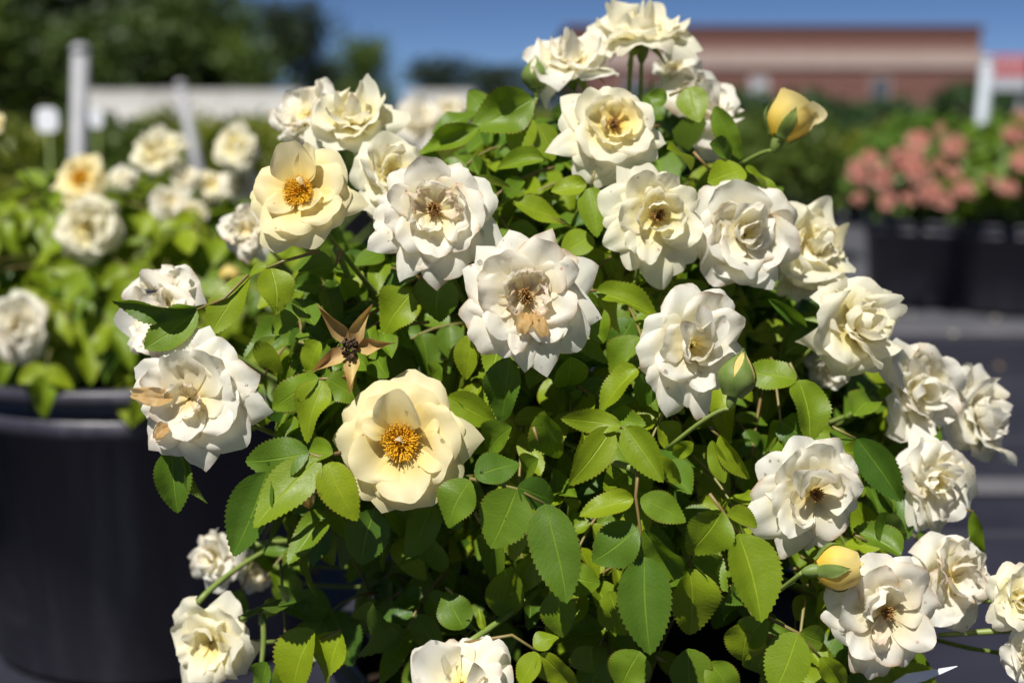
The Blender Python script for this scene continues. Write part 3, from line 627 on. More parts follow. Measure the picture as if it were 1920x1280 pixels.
# leaves traced one by one: (depth, stalk points, leaflets (base x y, tip x y, width, dark/young, tip depth shift, roll))
LEAVES = [
 (.752, [(1197, 870), (1192, 930), (1200, 990), (1208, 1044)], [(1188, 934, 1080, 957, 52, 'y', 0, 0), (1201, 933, 1287, 978, 56, 'o', 0, .2), (1196, 990, 1103, 1052, 84, 'o', 0, 0), (1206, 992, 1284, 1088, 68, 'o', .01, .2), (1208, 1043, 1219, 1232, 96, 'o', -.01, 0)]),
 (.758, [(1240, 870), (1170, 802), (1148, 800)], [(1148, 802, 1066, 910, 64, 'y', -.01, 0), (1172, 800, 1243, 905, 62, 'y', -.01, .1), (1165, 798, 1050, 784, 42, 'y', 0, -.3), (1225, 855, 1279, 912, 34, 'y', 0, .2)]),
 (.752, [(880, 897), (925, 905), (968, 916), (1021, 944)], [(968, 917, 912, 1030, 100, 'o', 0, 0), (1021, 944, 1063, 1132, 88, 'o', -.01, .25), (970, 913, 1046, 944, 58, 'o', .01, -.2), (890, 893, 975, 868, 66, 'o', .01, 0), (882, 900, 826, 988, 78, 'o', 0, 0)]),
 (.76, [(1330, 925), (1355, 958), (1384, 1000)], [(1354, 957, 1290, 1050, 82, 'y', 0, 0), (1384, 1000, 1433, 1168, 96, 'y', -.01, 0), (1362, 965, 1425, 985, 44, 'y', .01, 0)]),
 (.775, [(1290, 1040), (1292, 1066)], [(1292, 1064, 1306, 1212, 84, 'y', 0, 0), (1290, 1050, 1215, 1120, 70, 'o', .02, 0), (1292, 1050, 1360, 1120, 60, 'o', .02, 0)]),
 (.765, [(1432, 1153), (1496, 1186), (1538, 1232)], [(1496, 1186, 1450, 1300, 84, 'y', 0, 0), (1538, 1231, 1592, 1300, 44, 'y', 0, .2), (1500, 1184, 1552, 1206, 50, 'o', .01, 0), (1440, 1157, 1372, 1225, 60, 'o', .02, 0)]),
 (.752, [(640, 848), (598, 856), (575, 848)], [(598, 858, 476, 990, 84, 'y', -.01, .35), (580, 848, 447, 866, 74, 'o', 0, 0), (612, 868, 668, 974, 70, 'y', -.01, 0), (500, 884, 438, 1042, 86, 'o', .01, .15), (625, 850, 560, 832, 46, 'o', .01, 0)]),
 (.77, [(650, 705), (608, 710), (595, 710)], [(606, 713, 551, 820, 68, 'y', -.01, 0), (598, 708, 486, 762, 60, 'o', .01, .2), (612, 710, 682, 752, 56, 'o', 0, 0)]),
 (.79, [(600, 470), (530, 490), (500, 503)], [(508, 503, 524, 586, 68, 'y', -.01, 0), (468, 518, 388, 628, 62, 'y', -.005, .5), (500, 500, 462, 512, 24, 'y', 0, 0)]),
 (.785, [(465, 515), (420, 560), (370, 580)], [(368, 578, 204, 572, 46, 'o', -.01, -.75), (370, 582, 270, 654, 72, 'o', -.005, 0)]),
 (.79, [(350, 800), (325, 842)], [(322, 842, 334, 964, 66, 'o', -.005, 0), (352, 846, 356, 952, 40, 'y', 0, 1.0)]),
 (.79, [(1250, 690), (1197, 690)], [(1196, 692, 1110, 750, 58, 'y', -.005, 0), (1230, 690, 1200, 770, 45, 'o', .01, 0)]),
 (.80, [(1090, 545), (1119, 545)], [(1118, 546, 1244, 576, 56, 'y', -.005, 0), (1120, 560, 1175, 625, 55, 'y', .01, 0), (1112, 575, 1130, 645, 52, 'o', .0, 0)]),
 (.85, [(1115, 320), (1108, 350)], [(1106, 352, 1118, 442, 54, 'y', -.01, 0), (1100, 345, 1030, 352, 40, 'y', 0, 0)]),
 (.89, [(1005, 190), (990, 222)], [(990, 216, 962, 292, 60, 'y', 0, 0), (1000, 186, 880, 240, 84, 'o', 0, -.3), (1008, 232, 1038, 302, 48, 'y', 0, .4), (900, 240, 772, 292, 44, 'o', .01, -.4)]),
 (.86, [(1060, 420), (1010, 400), (960, 380)], [(1020, 300, 925, 302, 42, 'y', 0, -.3), (960, 378, 1092, 424, 48, 'y', 0, -.2), (1108, 440, 1052, 474, 56, 'y', -.01, 0), (985, 340, 935, 380, 44, 'o', .01, 0)]),
 (.90, [(1255, 180), (1290, 165)], [(1292, 164, 1312, 228, 58, 'y', -.01, .2), (1340, 200, 1392, 302, 40, 'o', 0, .5), (1250, 190, 1215, 180, 34, 'o', 0, 0)]),
 (.86, [(1300, 285), (1332, 320)], [(1395, 318, 1328, 340, 62, 'y', -.01, 0), (1398, 312, 1472, 384, 40, 'y', 0, -.5), (1330, 270, 1390, 300, 44, 'o', .01, 0), (1250, 280, 1310, 300, 40, 'y', .02, 0)]),
 (.82, [(1480, 680), (1497, 712)], [(1497, 712, 1531, 832, 78, 'y', -.01, 0), (1494, 710, 1396, 688, 62, 'y', 0, 0), (1440, 560, 1512, 614, 24, 'o', .01, 0)]),
 (.83, [(1560, 800), (1604, 822)], [(1606, 822, 1690, 940, 64, 'o', .0, .2), (1600, 780, 1650, 720, 60, 'o', .02, 0), (1560, 830, 1600, 800, 40, 'o', .02, 0)]),
 (.815, [(800, 500), (775, 545)], [(772, 548, 696, 618, 84, 'y', 0, 0), (832, 520, 808, 604, 86, 'o', .0, 0), (780, 520, 700, 530, 50, 'o', .01, 0)]),
 (.81, [(640, 470), (628, 500)], [(628, 500, 556, 505, 52, 'o', 0, 0), (640, 520, 672, 580, 40, 'o', .02, 0)]),
 (.79, [(905, 610), (892, 626)], [(891, 626, 864, 714, 48, 'y', 0, .2), (955, 668, 934, 798, 64, 'o', .01, 0), (1070, 668, 1074, 748, 66, 'o', .02, 0)]),
 (.79, [(820, 720), (840, 745)], [(838, 744, 938, 794, 58, 'y', 0, 0), (830, 690, 800, 712, 40, 'o', .01, 0), (862, 755, 850, 830, 50, 'o', .02, 0)]),
 (.79, [(1060, 1080), (1050, 1105)], [(1048, 1104, 1050, 1204, 64, 'o', 0, 0), (1140, 1108, 1172, 1206, 72, 'y', .0, 0), (1060, 1080, 1130, 1090, 60, 'o', 0, 0)]),
 (.765, [(870, 1205), (960, 1190), (1010, 1222)], [(1008, 1222, 972, 1300, 50, 'y', 0, .3), (1012, 1224, 1078, 1300, 62, 'y', 0, 0), (1000, 1212, 1046, 1188, 42, 'y', 0, 0), (906, 1180, 896, 1140, 16, 'y', 0, .3)]),
 (.80, [(720, 930), (702, 954)], [(702, 954, 676, 1064, 80, 'o', 0, 0), (720, 950, 780, 1010, 60, 'o', .02, 0)]),
 (.80, [(835, 1100), (850, 1112)], [(870, 1178, 838, 1106, 66, 'o', 0, 0), (880, 1160, 900, 1210, 44, 'o', .02, 0)]),
 (.80, [(640, 1180), (600, 1200)], [(590, 1180, 520, 1310, 96, 'y', 0, .2), (640, 1185, 575, 1310, 86, 'y', 0, .2), (500, 1240, 480, 1320, 60, 'o', .01, 0), (575, 1120, 520, 1150, 40, 'o', .03, 0)]),
 (.86, [(1800, 950), (1826, 960)], [(1824, 958, 1842, 1066, 26, 'o', .01, .6)]),
 (.80, [(1600, 1000), (1625, 1015)], [(1690, 1040, 1600, 985, 60, 'o', .01, 0), (1650, 960, 1700, 1040, 56, 'o', .02, 0), (1500, 985, 1590, 1010, 50, 'o', .02, 0)]),
 (.78, [(1330, 800), (1350, 820)], [(1335, 825, 1358, 908, 30, 'y', 0, .6), (1350, 815, 1400, 910, 34, 'y', 0, .5), (1300, 830, 1255, 860, 30, 'y', .01, 0)]),
 (.80, [(890, 960), (900, 980)], [(700, 1130, 750, 1210, 60, 'o', .06, 0), (930, 1000, 900, 1100, 80, 'o', .03, 0), (800, 1000, 790, 1110, 90, 'o', .05, 0), (960, 1060, 930, 1150, 70, 'o', .03, 0)]),
 (.78, [(1000, 800), (1010, 830)], [(1020, 770, 1040, 880, 56, 'o', .02, 0), (960, 800, 900, 850, 60, 'o', .02, 0), (1010, 860, 960, 900, 50, 'o', .02, 0)]),
 (.80, [(560, 640), (590, 650)], [(600, 640, 560, 700, 52, 'y', 0, 0), (560, 600, 500, 620, 46, 'o', .01, 0), (480, 640, 530, 700, 40, 'y', .01, .2), (590, 610, 560, 560, 50, 'o', .02, 0)]),
 (.80, [(500, 760), (480, 790)], [(560, 800, 480, 830, 70, 'o', .02, 0), (640, 760, 560, 800, 70, 'o', .03, 0)]),
 (.78, [(1450, 1190), (1425, 1200)], [(1400, 1165, 1385, 1250, 74, 'y', 0, 0), (1440, 1210, 1410, 1290, 60, 'o', .02, 0)]),
 (.79, [(1230, 1230), (1250, 1240)], [(1200, 1220, 1160, 1300, 80, 'o', 0, 0), (1290, 1215, 1300, 1310, 80, 'o', 0, 0), (1330, 1240, 1380, 1310, 60, 'o', 0, 0), (1110, 1210, 1090, 1300, 70, 'o', .02, 0)]),
]
NB = Vector((-.1, -.84, .53))
for d, stalk, lfs in LEAVES:
    e = empty('leaf', (0, 0, 0), MAIN)
    put_stalk(e, [at(x, y, d + .002) for x, y in stalk])
    for (bx, by, tx, ty, w, kind, dz, roll) in lfs:
        B, T_ = at(bx, by, d + .0), at(tx, ty, d + dz)
        n0 = (NB + Vector((U(-.35, .35), U(-.1, .1), U(-.3, .3)))).normalized()
        put_leaflet(e, B, T_, w * d / F * 1.05, n0, roll + U(-.12, .12), 'young' if kind == 'y' else 'old')
    ANCH.append((stalk[-1][0], stalk[-1][1], d))
def front_depth(px, py):
    sw = sd = 0
    for x, y, d in ANCH:
        w = 1 / (((x-px)**2 + (y-py)**2) + 900) ** 1.5; sw += w; sd += w * d
    return sd / sw
FLW = []
POLY = [(470, 500), (560, 450), (700, 400), (860, 210), (1000, 150), (1180, 150), (1300, 170), (1400, 300), (1480, 420), (1590, 560), (1660, 660), (1750, 760), (1770, 1000), (1760, 1200), (1700, 1300), (900, 1300), (660, 1130), (480, 960), (420, 820), (380, 700), (400, 600)]
POLS = [(1080 + (x-1080)*.90, 780 + (y-780)*.90) for x, y in POLY]
def inside(px, py, P=POLS):
    c = False; j = len(P) - 1
    for i in range(len(P)):
        (x0, y0), (x1, y1) = P[i], P[j]
        if (y0 > py) != (y1 > py) and px < (x1-x0)*(py-y0)/(y1-y0)+x0: c = not c
        j = i
    return c
rf = random.Random(11); cnt = 0
while cnt < 175:                                  # compound leaves just under the front
    px, py = rf.uniform(380, 1780), rf.uniform(140, 1300)
    if not inside(px, py): continue
    if py > 960 and px < 1040: continue
    dd = front_depth(px, py) + rf.uniform(.025, .13)
    for fx, fy, fr, fd in FLW2:
        if math.hypot(px-fx, py-fy) < fr * 1.5: dd = max(dd, fd + .05 + rf.uniform(0, .04))
    p = at(px, py, dd)
    out = (p - Vector((.08, 1.05, .45))); out.z *= .6; out.normalize()
    dv = (out * .5 + Vector((rf.uniform(-.7, .7), rf.uniform(-.4, .2), rf.uniform(-.7, .25)))).normalized()
    up = (Vector((-.1, -.45, .75)) + Vector((rf.uniform(-.75, .75), rf.uniform(-.5, .5), rf.uniform(-.5, .3)))).normalized()
    compound(MAIN, p - dv * .03, dv, up, rf.uniform(.04, .065), rf.choice((5, 5, 7, 3)), rf.uniform(.024, .036), 'young' if rf.random() < .5 else 'old')
    cnt += 1
cnt = 0
while cnt < 34:                                   # shaded leaves low under the bush, around the rim of the pot
    px, py = rf.uniform(500, 1040), rf.uniform(950, 1200)
    if py > 1060 + (px - 500) * .25: continue
    p = at(px, py, rf.uniform(.88, 1.0)); dv = Vector((rf.uniform(-.8, .5), rf.uniform(-.4, .2), rf.uniform(-.6, .2))).normalized()
    compound(MAIN, p, dv, (Vector((0, -.5, .7)) + Vector((rf.uniform(-.6, .6), rf.uniform(-.5, .5), rf.uniform(-.4, .3)))).normalized(), rf.uniform(.04, .06), rf.choice((3, 5, 5)), rf.uniform(.026, .036), 'old'); cnt += 1
def leaf_mass(parent, name, pts, mat, lo, hi, seed, kind='stuff'):
    r = random.Random(seed); v, f, uv = [], [], []
    shape = [(0, 0), (.36, .22), (.46, .5), (.28, .8), (0, 1), (-.28, .8), (-.46, .5), (-.36, .22)]
    for p, n0 in pts:
        L = r.uniform(lo, hi); y = Vector((r.uniform(-1, 1), r.uniform(-1, 1), r.uniform(-1.1, .5))).normalized()
        x = y.cross(n0); x = x.normalized() if x.length > .01 else y.orthogonal().normalized(); z = x.cross(y); b = len(v)
        v.append(p + y * L * .5)
        uv.append((.5, .5))
        for a, c in shape:
            v.append(p + x * a * L * .68 + y * c * L + z * (abs(a) * .25 - .12 * c * c) * L); uv.append((a + .5, c))
        for k in range(8): f.append((b, b+1+k, b+1+(k+1) % 8))
    o = obj(name, mesh(name, v, f, mat, True, uv), parent); tag(o, kind=kind); return o
r = random.Random(5); pts = []
while len(pts) < 2600:                            # the inner and rear foliage of the bush
    a, z = r.uniform(0, 2*pi), r.uniform(-1, 1); q = r.uniform(.35, 1) ** .5
    n = Vector((math.sqrt(1-z*z)*cos(a), math.sqrt(1-z*z)*sin(a), z)) * q
    p = Vector((.09 + n.x*.255, 1.09 + n.y*.22, .51 + n.z*.19))
    if p.y < .92 and q > .9: continue
    cv = RC.transposed() @ (p - CP); qx, qy = 960 + cv.x/-cv.z*F, 640 - cv.y/-cv.z*F
    if not inside(qx, qy) or (qx < 1000 and qy > 960): continue
    pts.append((p, (n + Vector((r.uniform(-.4, .4), r.uniform(-.4, .4), .8))).normalized()))
leaf_mass(MAIN, 'inner_foliage', pts, LEAF, .03, .05, 3)
# canes from the soil
for k in range(11):
    a = 2*pi*k/11; p0 = Vector((.085 + .04*cos(a), 1.03 + .04*sin(a), .29)); p2 = Vector((.09 + .2*cos(a)*U(.6, 1), 1.04 + .17*sin(a)*U(.6, 1), U(.48, .62)))
    put_stalk(MAIN, bez(p0, p0 + Vector((.06*cos(a), .06*sin(a), .14)), p0.lerp(p2, .62), 8), .0035, WOOD, 'cane')
for pts in ([(1192, 880, .77), (1130, 860, .79), (1060, 830, .83)], [(1190, 20, .975), (1182, 110, .975), (1178, 190, .96)], [(630, 465, .82), (655, 520, .84), (690, 600, .88)],
            [(490, 1150, .86), (500, 1190, .86), (488, 1260, .86)], [(450, 1160, .85), (490, 1135, .86), (580, 1110, .90)], [(870, 1210, .79), (960, 1150, .81), (1030, 1090, .84)], [(1900, 1180, .83), (1830, 1185, .83), (1760, 1190, .84)],
            [(1830, 800, .92), (1740, 790, .93), (1600, 760, .96)], [(1640, 745, .9), (1600, 790, .93), (1560, 800, .96)], [(480, 1020, .9), (560, 1010, .92), (700, 1010, .95)], [(370, 1130, .9), (430, 1060, .92), (560, 1000, .96)]):
    put_stalk(MAIN, bez(*[at(*q) for q in pts], 8), .0019, STEM, 'stem')

# ------------------------------------------------------------------ second rose bush (softly out of focus)
SECOND = empty('rose_bush', (0, 0, 0), label='smaller white rose bush behind the large one, in its own pot', cat='rose bush')
SB = Vector((gl.x, gl.y + .12, .34))
sec = [(150, 335, 54, 1.58, 0, 12, 'open', PY, 'gold'), (162, 428, 62, 1.55, 6, -4, 'blown', PC, None), (36, 612, 68, 1.52, -4, 0, 'full', PW, None), (297, 285, 54, 1.66, 0, 40, 'full', PC, None),
       (440, 275, 52, 1.62, -10, 30, 'blown', PC, None), (345, 335, 34, 1.66, 0, 30, 'full', PW, None), (318, 378, 36, 1.64, 10, 20, 'blown', PW, None), (362, 402, 32, 1.64, 0, 10, 'blown', PC, None),
       (230, 335, 32, 1.7, 0, 40, 'full', PW, None), (395, 345, 36, 1.68, 10, 30, 'blown', PC, None), (782, 232, 56, 1.72, 0, 30, 'full', PW, None), (845, 210, 44, 1.74, 0, 30, 'blown', PW, None), (450, 345, 40, 1.66, 0, 20, 'blown', PW, None), (-12, 230, 26, 1.5, 0, 30, 'open', PY, None), (585, 550, 26, 1.5, 0, 10, 'full', PW, None)]
for (px, py, R, d, yw, pt, st, mt, ce) in sec:
    rose(SECOND, px, py, R, d, yw, pt, gen(R, st, SEED[0]*3 + 2), mt, ce, sepals=False, base=SB, worn=.2)
bud(SECOND, (430, 530), (432, 495), 17, 1.5, PB, .1, 4)
rf = random.Random(21); cnt = 0
P2 = [(-30, 350), (100, 350), (230, 340), (440, 340), (560, 480), (590, 600), (500, 650), (330, 670), (130, 650), (60, 630), (-30, 600)]
while cnt < 62:
    px, py = rf.uniform(-30, 600), rf.uniform(320, 740)
    if not inside(px, py, P2): continue
    p = at(px, py, 1.56 + rf.uniform(0, .12) + .05 * abs(py - 520) / 200)
    dv = Vector((rf.uniform(-.8, .8), rf.uniform(-.8, .0), rf.uniform(-.5, .3))).normalized()
    up = (Vector((0, -.5, .85)) + Vector((rf.uniform(-.4, .4), rf.uniform(-.4, .3), rf.uniform(-.3, .2)))).normalized()
    compound(SECOND, p, dv, up, rf.uniform(.05, .08), rf.choice((3, 5, 5)), rf.uniform(.036, .052), 'young' if rf.random() < .7 else 'old'); cnt += 1
compound(SECOND, at(95, 655, 1.50), Vector((-.1, -.3, -.5)), Vector((0, -.9, .4)), .02, 3, .042, 'young')
r = random.Random(6); pts = []
c0 = at(260, 540, 1.86)
for i in range(1700):
    a, z = r.uniform(0, 2*pi), r.uniform(-1, 1); q = r.uniform(.3, 1) ** .5
    n = Vector((math.sqrt(1-z*z)*cos(a), math.sqrt(1-z*z)*sin(a), z)) * q
    pts.append((c0 + Vector((n.x*.30, n.y*.22, n.z*.155)), (n + Vector((r.uniform(-.4, .4), r.uniform(-.4, .4), .8))).normalized()))
leaf_mass(SECOND, 'inner_foliage', pts, LEAFY, .035, .055, 4)
for k in range(7):
    a = 2*pi*k/7; p0 = SB + Vector((.04*cos(a), .04*sin(a), -.04))
    put_stalk(SECOND, bez(p0, p0 + Vector((.06*cos(a), .06*sin(a), .12)), p0 + Vector((.18*cos(a), .14*sin(a), .2)), 7), .0035, WOOD, 'cane')

# ------------------------------------------------------------------ coral pink rose bushes in pots
def pink_bush(px, py, dist_y, label, seed):
    r = random.Random(seed); g = ground_at(px, py); g = Vector((g.x, g.y + .2, 0))
    pot('plant_pot', g.x, g.y, .21, .30, 36, label='black nursery pot under ' + label[1], cat='plant pot')
    e = empty('rose_bush', (0, 0, 0), label=label[0], cat='rose bush')
    pts = []
    for i in range(1500):
        a, z = r.uniform(0, 2*pi), r.uniform(-.8, 1); q = r.uniform(.3, 1) ** .5
        n = Vector((math.sqrt(1-z*z)*cos(a), math.sqrt(1-z*z)*sin(a), z)) * q
        pts.append((Vector((g.x + n.x*.28, g.y + n.y*.25, .46 + n.z*.19)), (n + Vector((0, -.2, .8))).normalized()))
    leaf_mass(e, 'foliage', pts, LEAF, .035, .06, seed)
    for k in range(5): a = k*1.26; put_stalk(e, [g + Vector((.03*cos(a), .03*sin(a), .25)), g + Vector((.08*cos(a), .08*sin(a), .36)), g + Vector((.16*cos(a), .15*sin(a), .5))], .005, WOOD, 'cane')
    return e, g
def pink_roses(e, lst):
    for (px, py, R, d) in lst:
        R *= U(.55, 1.05); px += U(-12, 12); py += U(-10, 10); rose(e, px, py, R, d, U(-25, 25), U(5, 45), gen(R, 'blown', SEED[0]*3 + 2), PP, None, sepals=False, stem=False)
ePa, gPa = pink_bush(1760, 585, 0, ('coral pink rose bush beside the white post', 'the coral pink rose bush by the white post'), 31)
pink_roses(ePa, [(1690, 290, 30, 4.62), (1720, 325, 34, 4.6), (1790, 285, 36, 4.64), (1815, 365, 30, 4.5), (1692, 380, 24, 4.5), (1622, 335, 28, 4.6), (1640, 290, 26, 4.7), (1765, 250, 30, 4.75), (1840, 300, 26, 4.7), (1730, 270, 24, 4.7), (1660, 335, 26, 4.6), (1740, 350, 22, 4.5), (1780, 330, 20, 4.5), (1605, 365, 20, 4.6), (1710, 295, 24, 4.62), (1820, 275, 24, 4.7), (1655, 375, 22, 4.5), (1600, 325, 22, 4.65), (1750, 300, 24, 4.6), (1775, 375, 22, 4.45)])
ePb, gPb = pink_bush(1935, 600, 0, ('deeper coral rose bush at the end of the pot row', 'the deeper coral rose bush at row end'), 32)
pink_roses(ePb, [(1905, 255, 36, 4.5), (1925, 300, 32, 4.4), (1890, 340, 26, 4.4), (1915, 225, 26, 4.6), (1870, 330, 26, 4.5)])

# ------------------------------------------------------------------ nursery rows behind: shrubs in pots
SHM = [simple('shrub_leaf_a', (.04, .070, .010), (.10, .145, .016), 9, .5, trans=(.1, .16, .01)), simple('shrub_leaf_b', (.085, .110, .010), (.19, .21, .016), 9, .5, trans=(.14, .2, .01)), simple('shrub_leaf_c', (.022, .055, .020), (.06, .115, .034), 9, .5, trans=(.06, .12, .03))]
def shrub_mesh(mat, seed, n, lo, hi):
    r = random.Random(seed); v, f = [], []
    for i in range(n):
        a, z = r.uniform(0, 2*pi), r.uniform(-.7, 1); q = r.uniform(.3, 1) ** .5
        lump = 1 + .28 * noise.noise((cos(a)*1.6 + seed, sin(a)*1.6, z*1.8))
        p = Vector((math.sqrt(1-z*z)*cos(a), math.sqrt(1-z*z)*sin(a), z)) * q * lump
        p = Vector((p.x*.5, p.y*.5, .58 + p.z*.40)); y = Vector((r.uniform(-1, 1), r.uniform(-1, 1), r.uniform(-.5, 1))).normalized(); x = y.orthogonal().normalized()
        x = Matrix.Rotation(r.uniform(0, 6.28), 3, y) @ x; L = r.uniform(lo, hi); b = len(v)
        v += [p, p + x*L*.3 + y*L*.5, p + y*L, p - x*L*.3 + y*L*.5]; f.append((b, b+1, b+2, b+3))
    return mesh('foliage', v, f, mat, False)
SHMESH = [shrub_mesh(SHM[k % 3], 40 + k, 1300, .07, .12) for k in range(6)]
b = MB()
for k in range(4): a = k*1.57; b.tube([(.03*cos(a), .03*sin(a), .12), (.08*cos(a), .08*sin(a), .35), (.2*cos(a), .2*sin(a), .6)], .012, 5)
SHTW = b.me('twigs', WOOD)
b = MB(); b.lathe([(0, .003), (.15, .003), (.18, .26), (.19, .26), (.19, .28), (.17, .28), (.16, .22), (0, .22)], 20); SHPOT = b.me('pot', PLASTIC)
def shrub(x, y, h, w, k, label, group):
    e = empty('potted_shrub', (x, y, 0), label=label, cat='shrub', group=group); e.rotation_euler.z = U(0, 6)
    obj('pot', SHPOT, e); obj('foliage', SHMESH[k], e, Matrix.Diagonal((w, w, h, 1))); obj('twigs', SHTW, e, Matrix.Diagonal((w, w, h, 1)))
for i in range(9):
    shrub(-2.55 + .46*i + U(-.05, .05), 6.3 + U(-.1, .1), U(.60, .68), U(.55, .7), (0, 1, 3, 4)[i % 4], 'dark green potted shrub in the row between the rose bushes and white tunnel', 'potted shrubs in the near row')
for i in range(11):
    shrub(-4.2 + .62*i + U(-.1, .1), 9.8 + U(-.2, .2), U(.60, .72), U(.7, .9), (1, 4, 0, 1)[i % 4], 'olive green potted shrub in the row just before the white tunnel', 'potted shrubs before the white tunnel')
for i in range(7):
    shrub(1.35 + .36*i + U(-.04, .04), 8.2 + U(-.1, .1) , U(.50, .58), U(.5, .62), (1, 4)[i % 2], 'olive potted shrub in the row behind the coral rose bushes', 'potted shrubs behind the coral roses')
for i in range(13):
    shrub(1.6 + .72*i + U(-.1, .1), 14.5 + U(-.3, .3), U(.72, .95), U(.9, 1.1), (2, 5)[i % 2], 'bluish green shrub in the row before the brick building', 'shrubs before the brick building')

# ------------------------------------------------------------------ posts, tags, sign
METAL = simple('galvanised_post', (.27, .27, .28), (.34, .34, .35), 20, .5)
PVC = simple('white_post', (.34, .38, .41), (.40, .43, .46), 20, .45)
def post(name, lo, hi, d, wpx, mat, label, capc=True):
    A, B = at(*lo, d), at(*hi, d); dirv = (B - A).normalized(); A = A - dirv * (A.z / max(dirv.z, .1))
    r = wpx / 2 * d / F; e = empty(name, A, label=label, cat='post')
    b = MB(); b.tube([Vector((0, 0, 0)), (B - A) * .5, B - A], r, 14); obj('shaft', b.me('shaft', mat), e)
    b = MB(); b.tube([(B - A) - dirv*.012, (B - A) + dirv*.004, (B - A) + dirv*.012], [r*1.15, r*1.15, r*.7], 14); obj('cap', b.me('cap', mat), e)
    return e
post('support_post', (147, 290), (151, 92), 3.4, 32, METAL, 'upright pale grey metal post behind the second rose bush')
post('support_post', (361, 272), (338, 158), 5.2, 20, METAL, 'leaning pale grey metal post in front of the white tunnel')
post('support_post', (1837, 260), (1852, 112), 6.6, 24, PVC, 'white post standing behind the coral pink rose bush')
def stake_tag(c, d, w, h, label, lean=0.0):
    P = at(*c, d); e = empty('plant_tag', (P.x, P.y, 0), label=label, cat='plant tag'); z = P.z
    b = MB(); b.tube([(0, 0, 0), (lean*.5, 0, z*.5), (lean, 0, z)], .004, 6); obj('stake', b.me('stake', STEM), e)
    v, f = [], []; N = 16
    for s_ in (-.0015, .0015):
        for k in range(N): a = 2*pi*k/N; v.append((lean + w/2*math.copysign(abs(cos(a))**.6, cos(a)), s_ - .006, z + h/2*math.copysign(abs(sin(a))**.6, sin(a))))
    f = [tuple(range(N)), tuple(range(2*N-1, N-1, -1))] + [(k, (k+1) % N, N+(k+1) % N, N+k) for k in range(N)]
    obj('tag', mesh('tag', v, f, TAGW, False), e)
stake_tag((90, 225), 3.6, .056, .062, 'white rounded plant tag on a stake beside the upright grey post')
stake_tag((181, 222), 4.4, .04, .06, 'small white plant tag on a stake behind the upright grey post')
# red and white sign beside the white post
P = at(1885, 128, 11.0); e = empty('banner_sign', (P.x, P.y, 0), label='red and white sign panel on legs near the brick building', cat='sign')
REDS = simple('sign_red', (.42, .06, .06), (.52, .09, .09), 3, .5); WHS = simple('sign_white', (.36, .37, .40), (.42, .43, .46), 3, .5)
b = MB(); b.box((-.17, -.02, P.z - .06), (.17, .02, P.z + .10)); obj('panel', b.me('panel', REDS, False), e)
b = MB(); b.box((-.10, -.02, P.z - .17), (.17, .02, P.z - .063)); obj('lower_panel', b.me('lower_panel', WHS, False), e)
for k in range(5): b = MB(); x = -.14 + .06*k; b.box((x, -.026, P.z), (x + .03, -.022, P.z + .07)); obj('white_block', b.me('white_block', WHS, False), e)
for x in (-.12, .14): b = MB(); b.box((x - .02, .022, 0), (x + .02, .06, P.z + .1)); obj('leg', b.me('leg', METAL, False), e)

# ------------------------------------------------------------------ white tunnel, brick building
def px_x(px, d): return (px - 960) / F * d
TUN = simple('tunnel_plastic', (.36, .35, .33), (.45, .44, .41), 1.2, .5, trans=(.5, .5, .45), tf=.2)
def tunnel(px0, px1, d, top, label):
    x0, x1 = px_x(px0, d) , px_x(px1, d); e = empty('plastic_tunnel', ((x0+x1)/2, d, 0), label=label, cat='tunnel')
    w = (x1 - x0) / 2; n = 14
    b = MB(); v, f = [], []
    for i in range(41):
        x = -w + 2*w*i/40
        for k in range(n + 1):
            a = pi * k / n; q = 1 + .002*sin(i*1.4)
            v.append((x, -1.2*cos(a)*q, top*(max(0, sin(a)) ** .55)*q))
    for i in range(40):
        for k in range(n): f.append((i*(n+1)+k, (i+1)*(n+1)+k, (i+1)*(n+1)+k+1, i*(n+1)+k+1))
    b.add(v, f); obj('cover', b.me('cover', TUN), e)
    for i in range(4):
        b = MB(); x = -w + .01 + (2*w-.02)*i/3; b.tube([(x, -1.205*cos(pi*k/n), (top+.004)*max(0, sin(pi*k/n))**.55) for k in range(n+1)], .02, 6); obj('hoop', b.me('hoop', TUN), e)
tunnel(186, 575, 20, .68 + 20*math.tan(rad(.62)), 'long low white plastic covered tunnel behind the shrub rows')
tunnel(770, 890, 24, .68 + 24*math.tan(rad(.60)), 'shorter pale plastic tunnel glimpsed beside the large rose bush')

BD = 70.0; bx0, bx1 = px_x(1062, BD), px_x(1822, BD); bw = bx1 - bx0
hz = lambda py: CAM_H + BD * math.tan(rad(-PITCH + math.degrees(math.atan((640 - py) / F))))
T = NT('brick_wall'); p = T.opos(); br = T.n('ShaderNodeTexBrick'); T.set(br.inputs['Vector'], p); br.inputs['Scale'].default_value = 4
mp = T.n('ShaderNodeMapping'); T.set(mp.inputs[0], p); mp.inputs['Rotation'].default_value = (rad(90), 0, 0); T.set(br.inputs['Vector'], mp.outputs[0])
br.inputs['Color1'].default_value = (.16, .058, .042, 1); br.inputs['Color2'].default_value = (.125, .046, .036, 1); br.inputs['Mortar'].default_value = (.2, .17, .15, 1)
BRICK = T.done(T.pbr(br.outputs[0], .85, .2))
BAND = simple('pale_stone_band', (.34, .25, .21), (.38, .29, .25), 2, .8)
ROOFM = simple('roof_edge', (.13, .045, .035), (.16, .055, .04), 2, .6)
GLASS = simple('dark_window', (.05, .06, .08), (.09, .1, .12), 2, .15, .8)
e = empty('brick_building', ((bx0+bx1)/2, BD, 0), label='long low red brick building with a pale stone band', cat='building')
zt, zb1, zb0 = hz(48), hz(94), hz(128)
b = MB(); b.box((-bw/2, 0, 0), (bw/2, 14, zb0)); obj('wall', b.me('wall', BRICK, False), e)
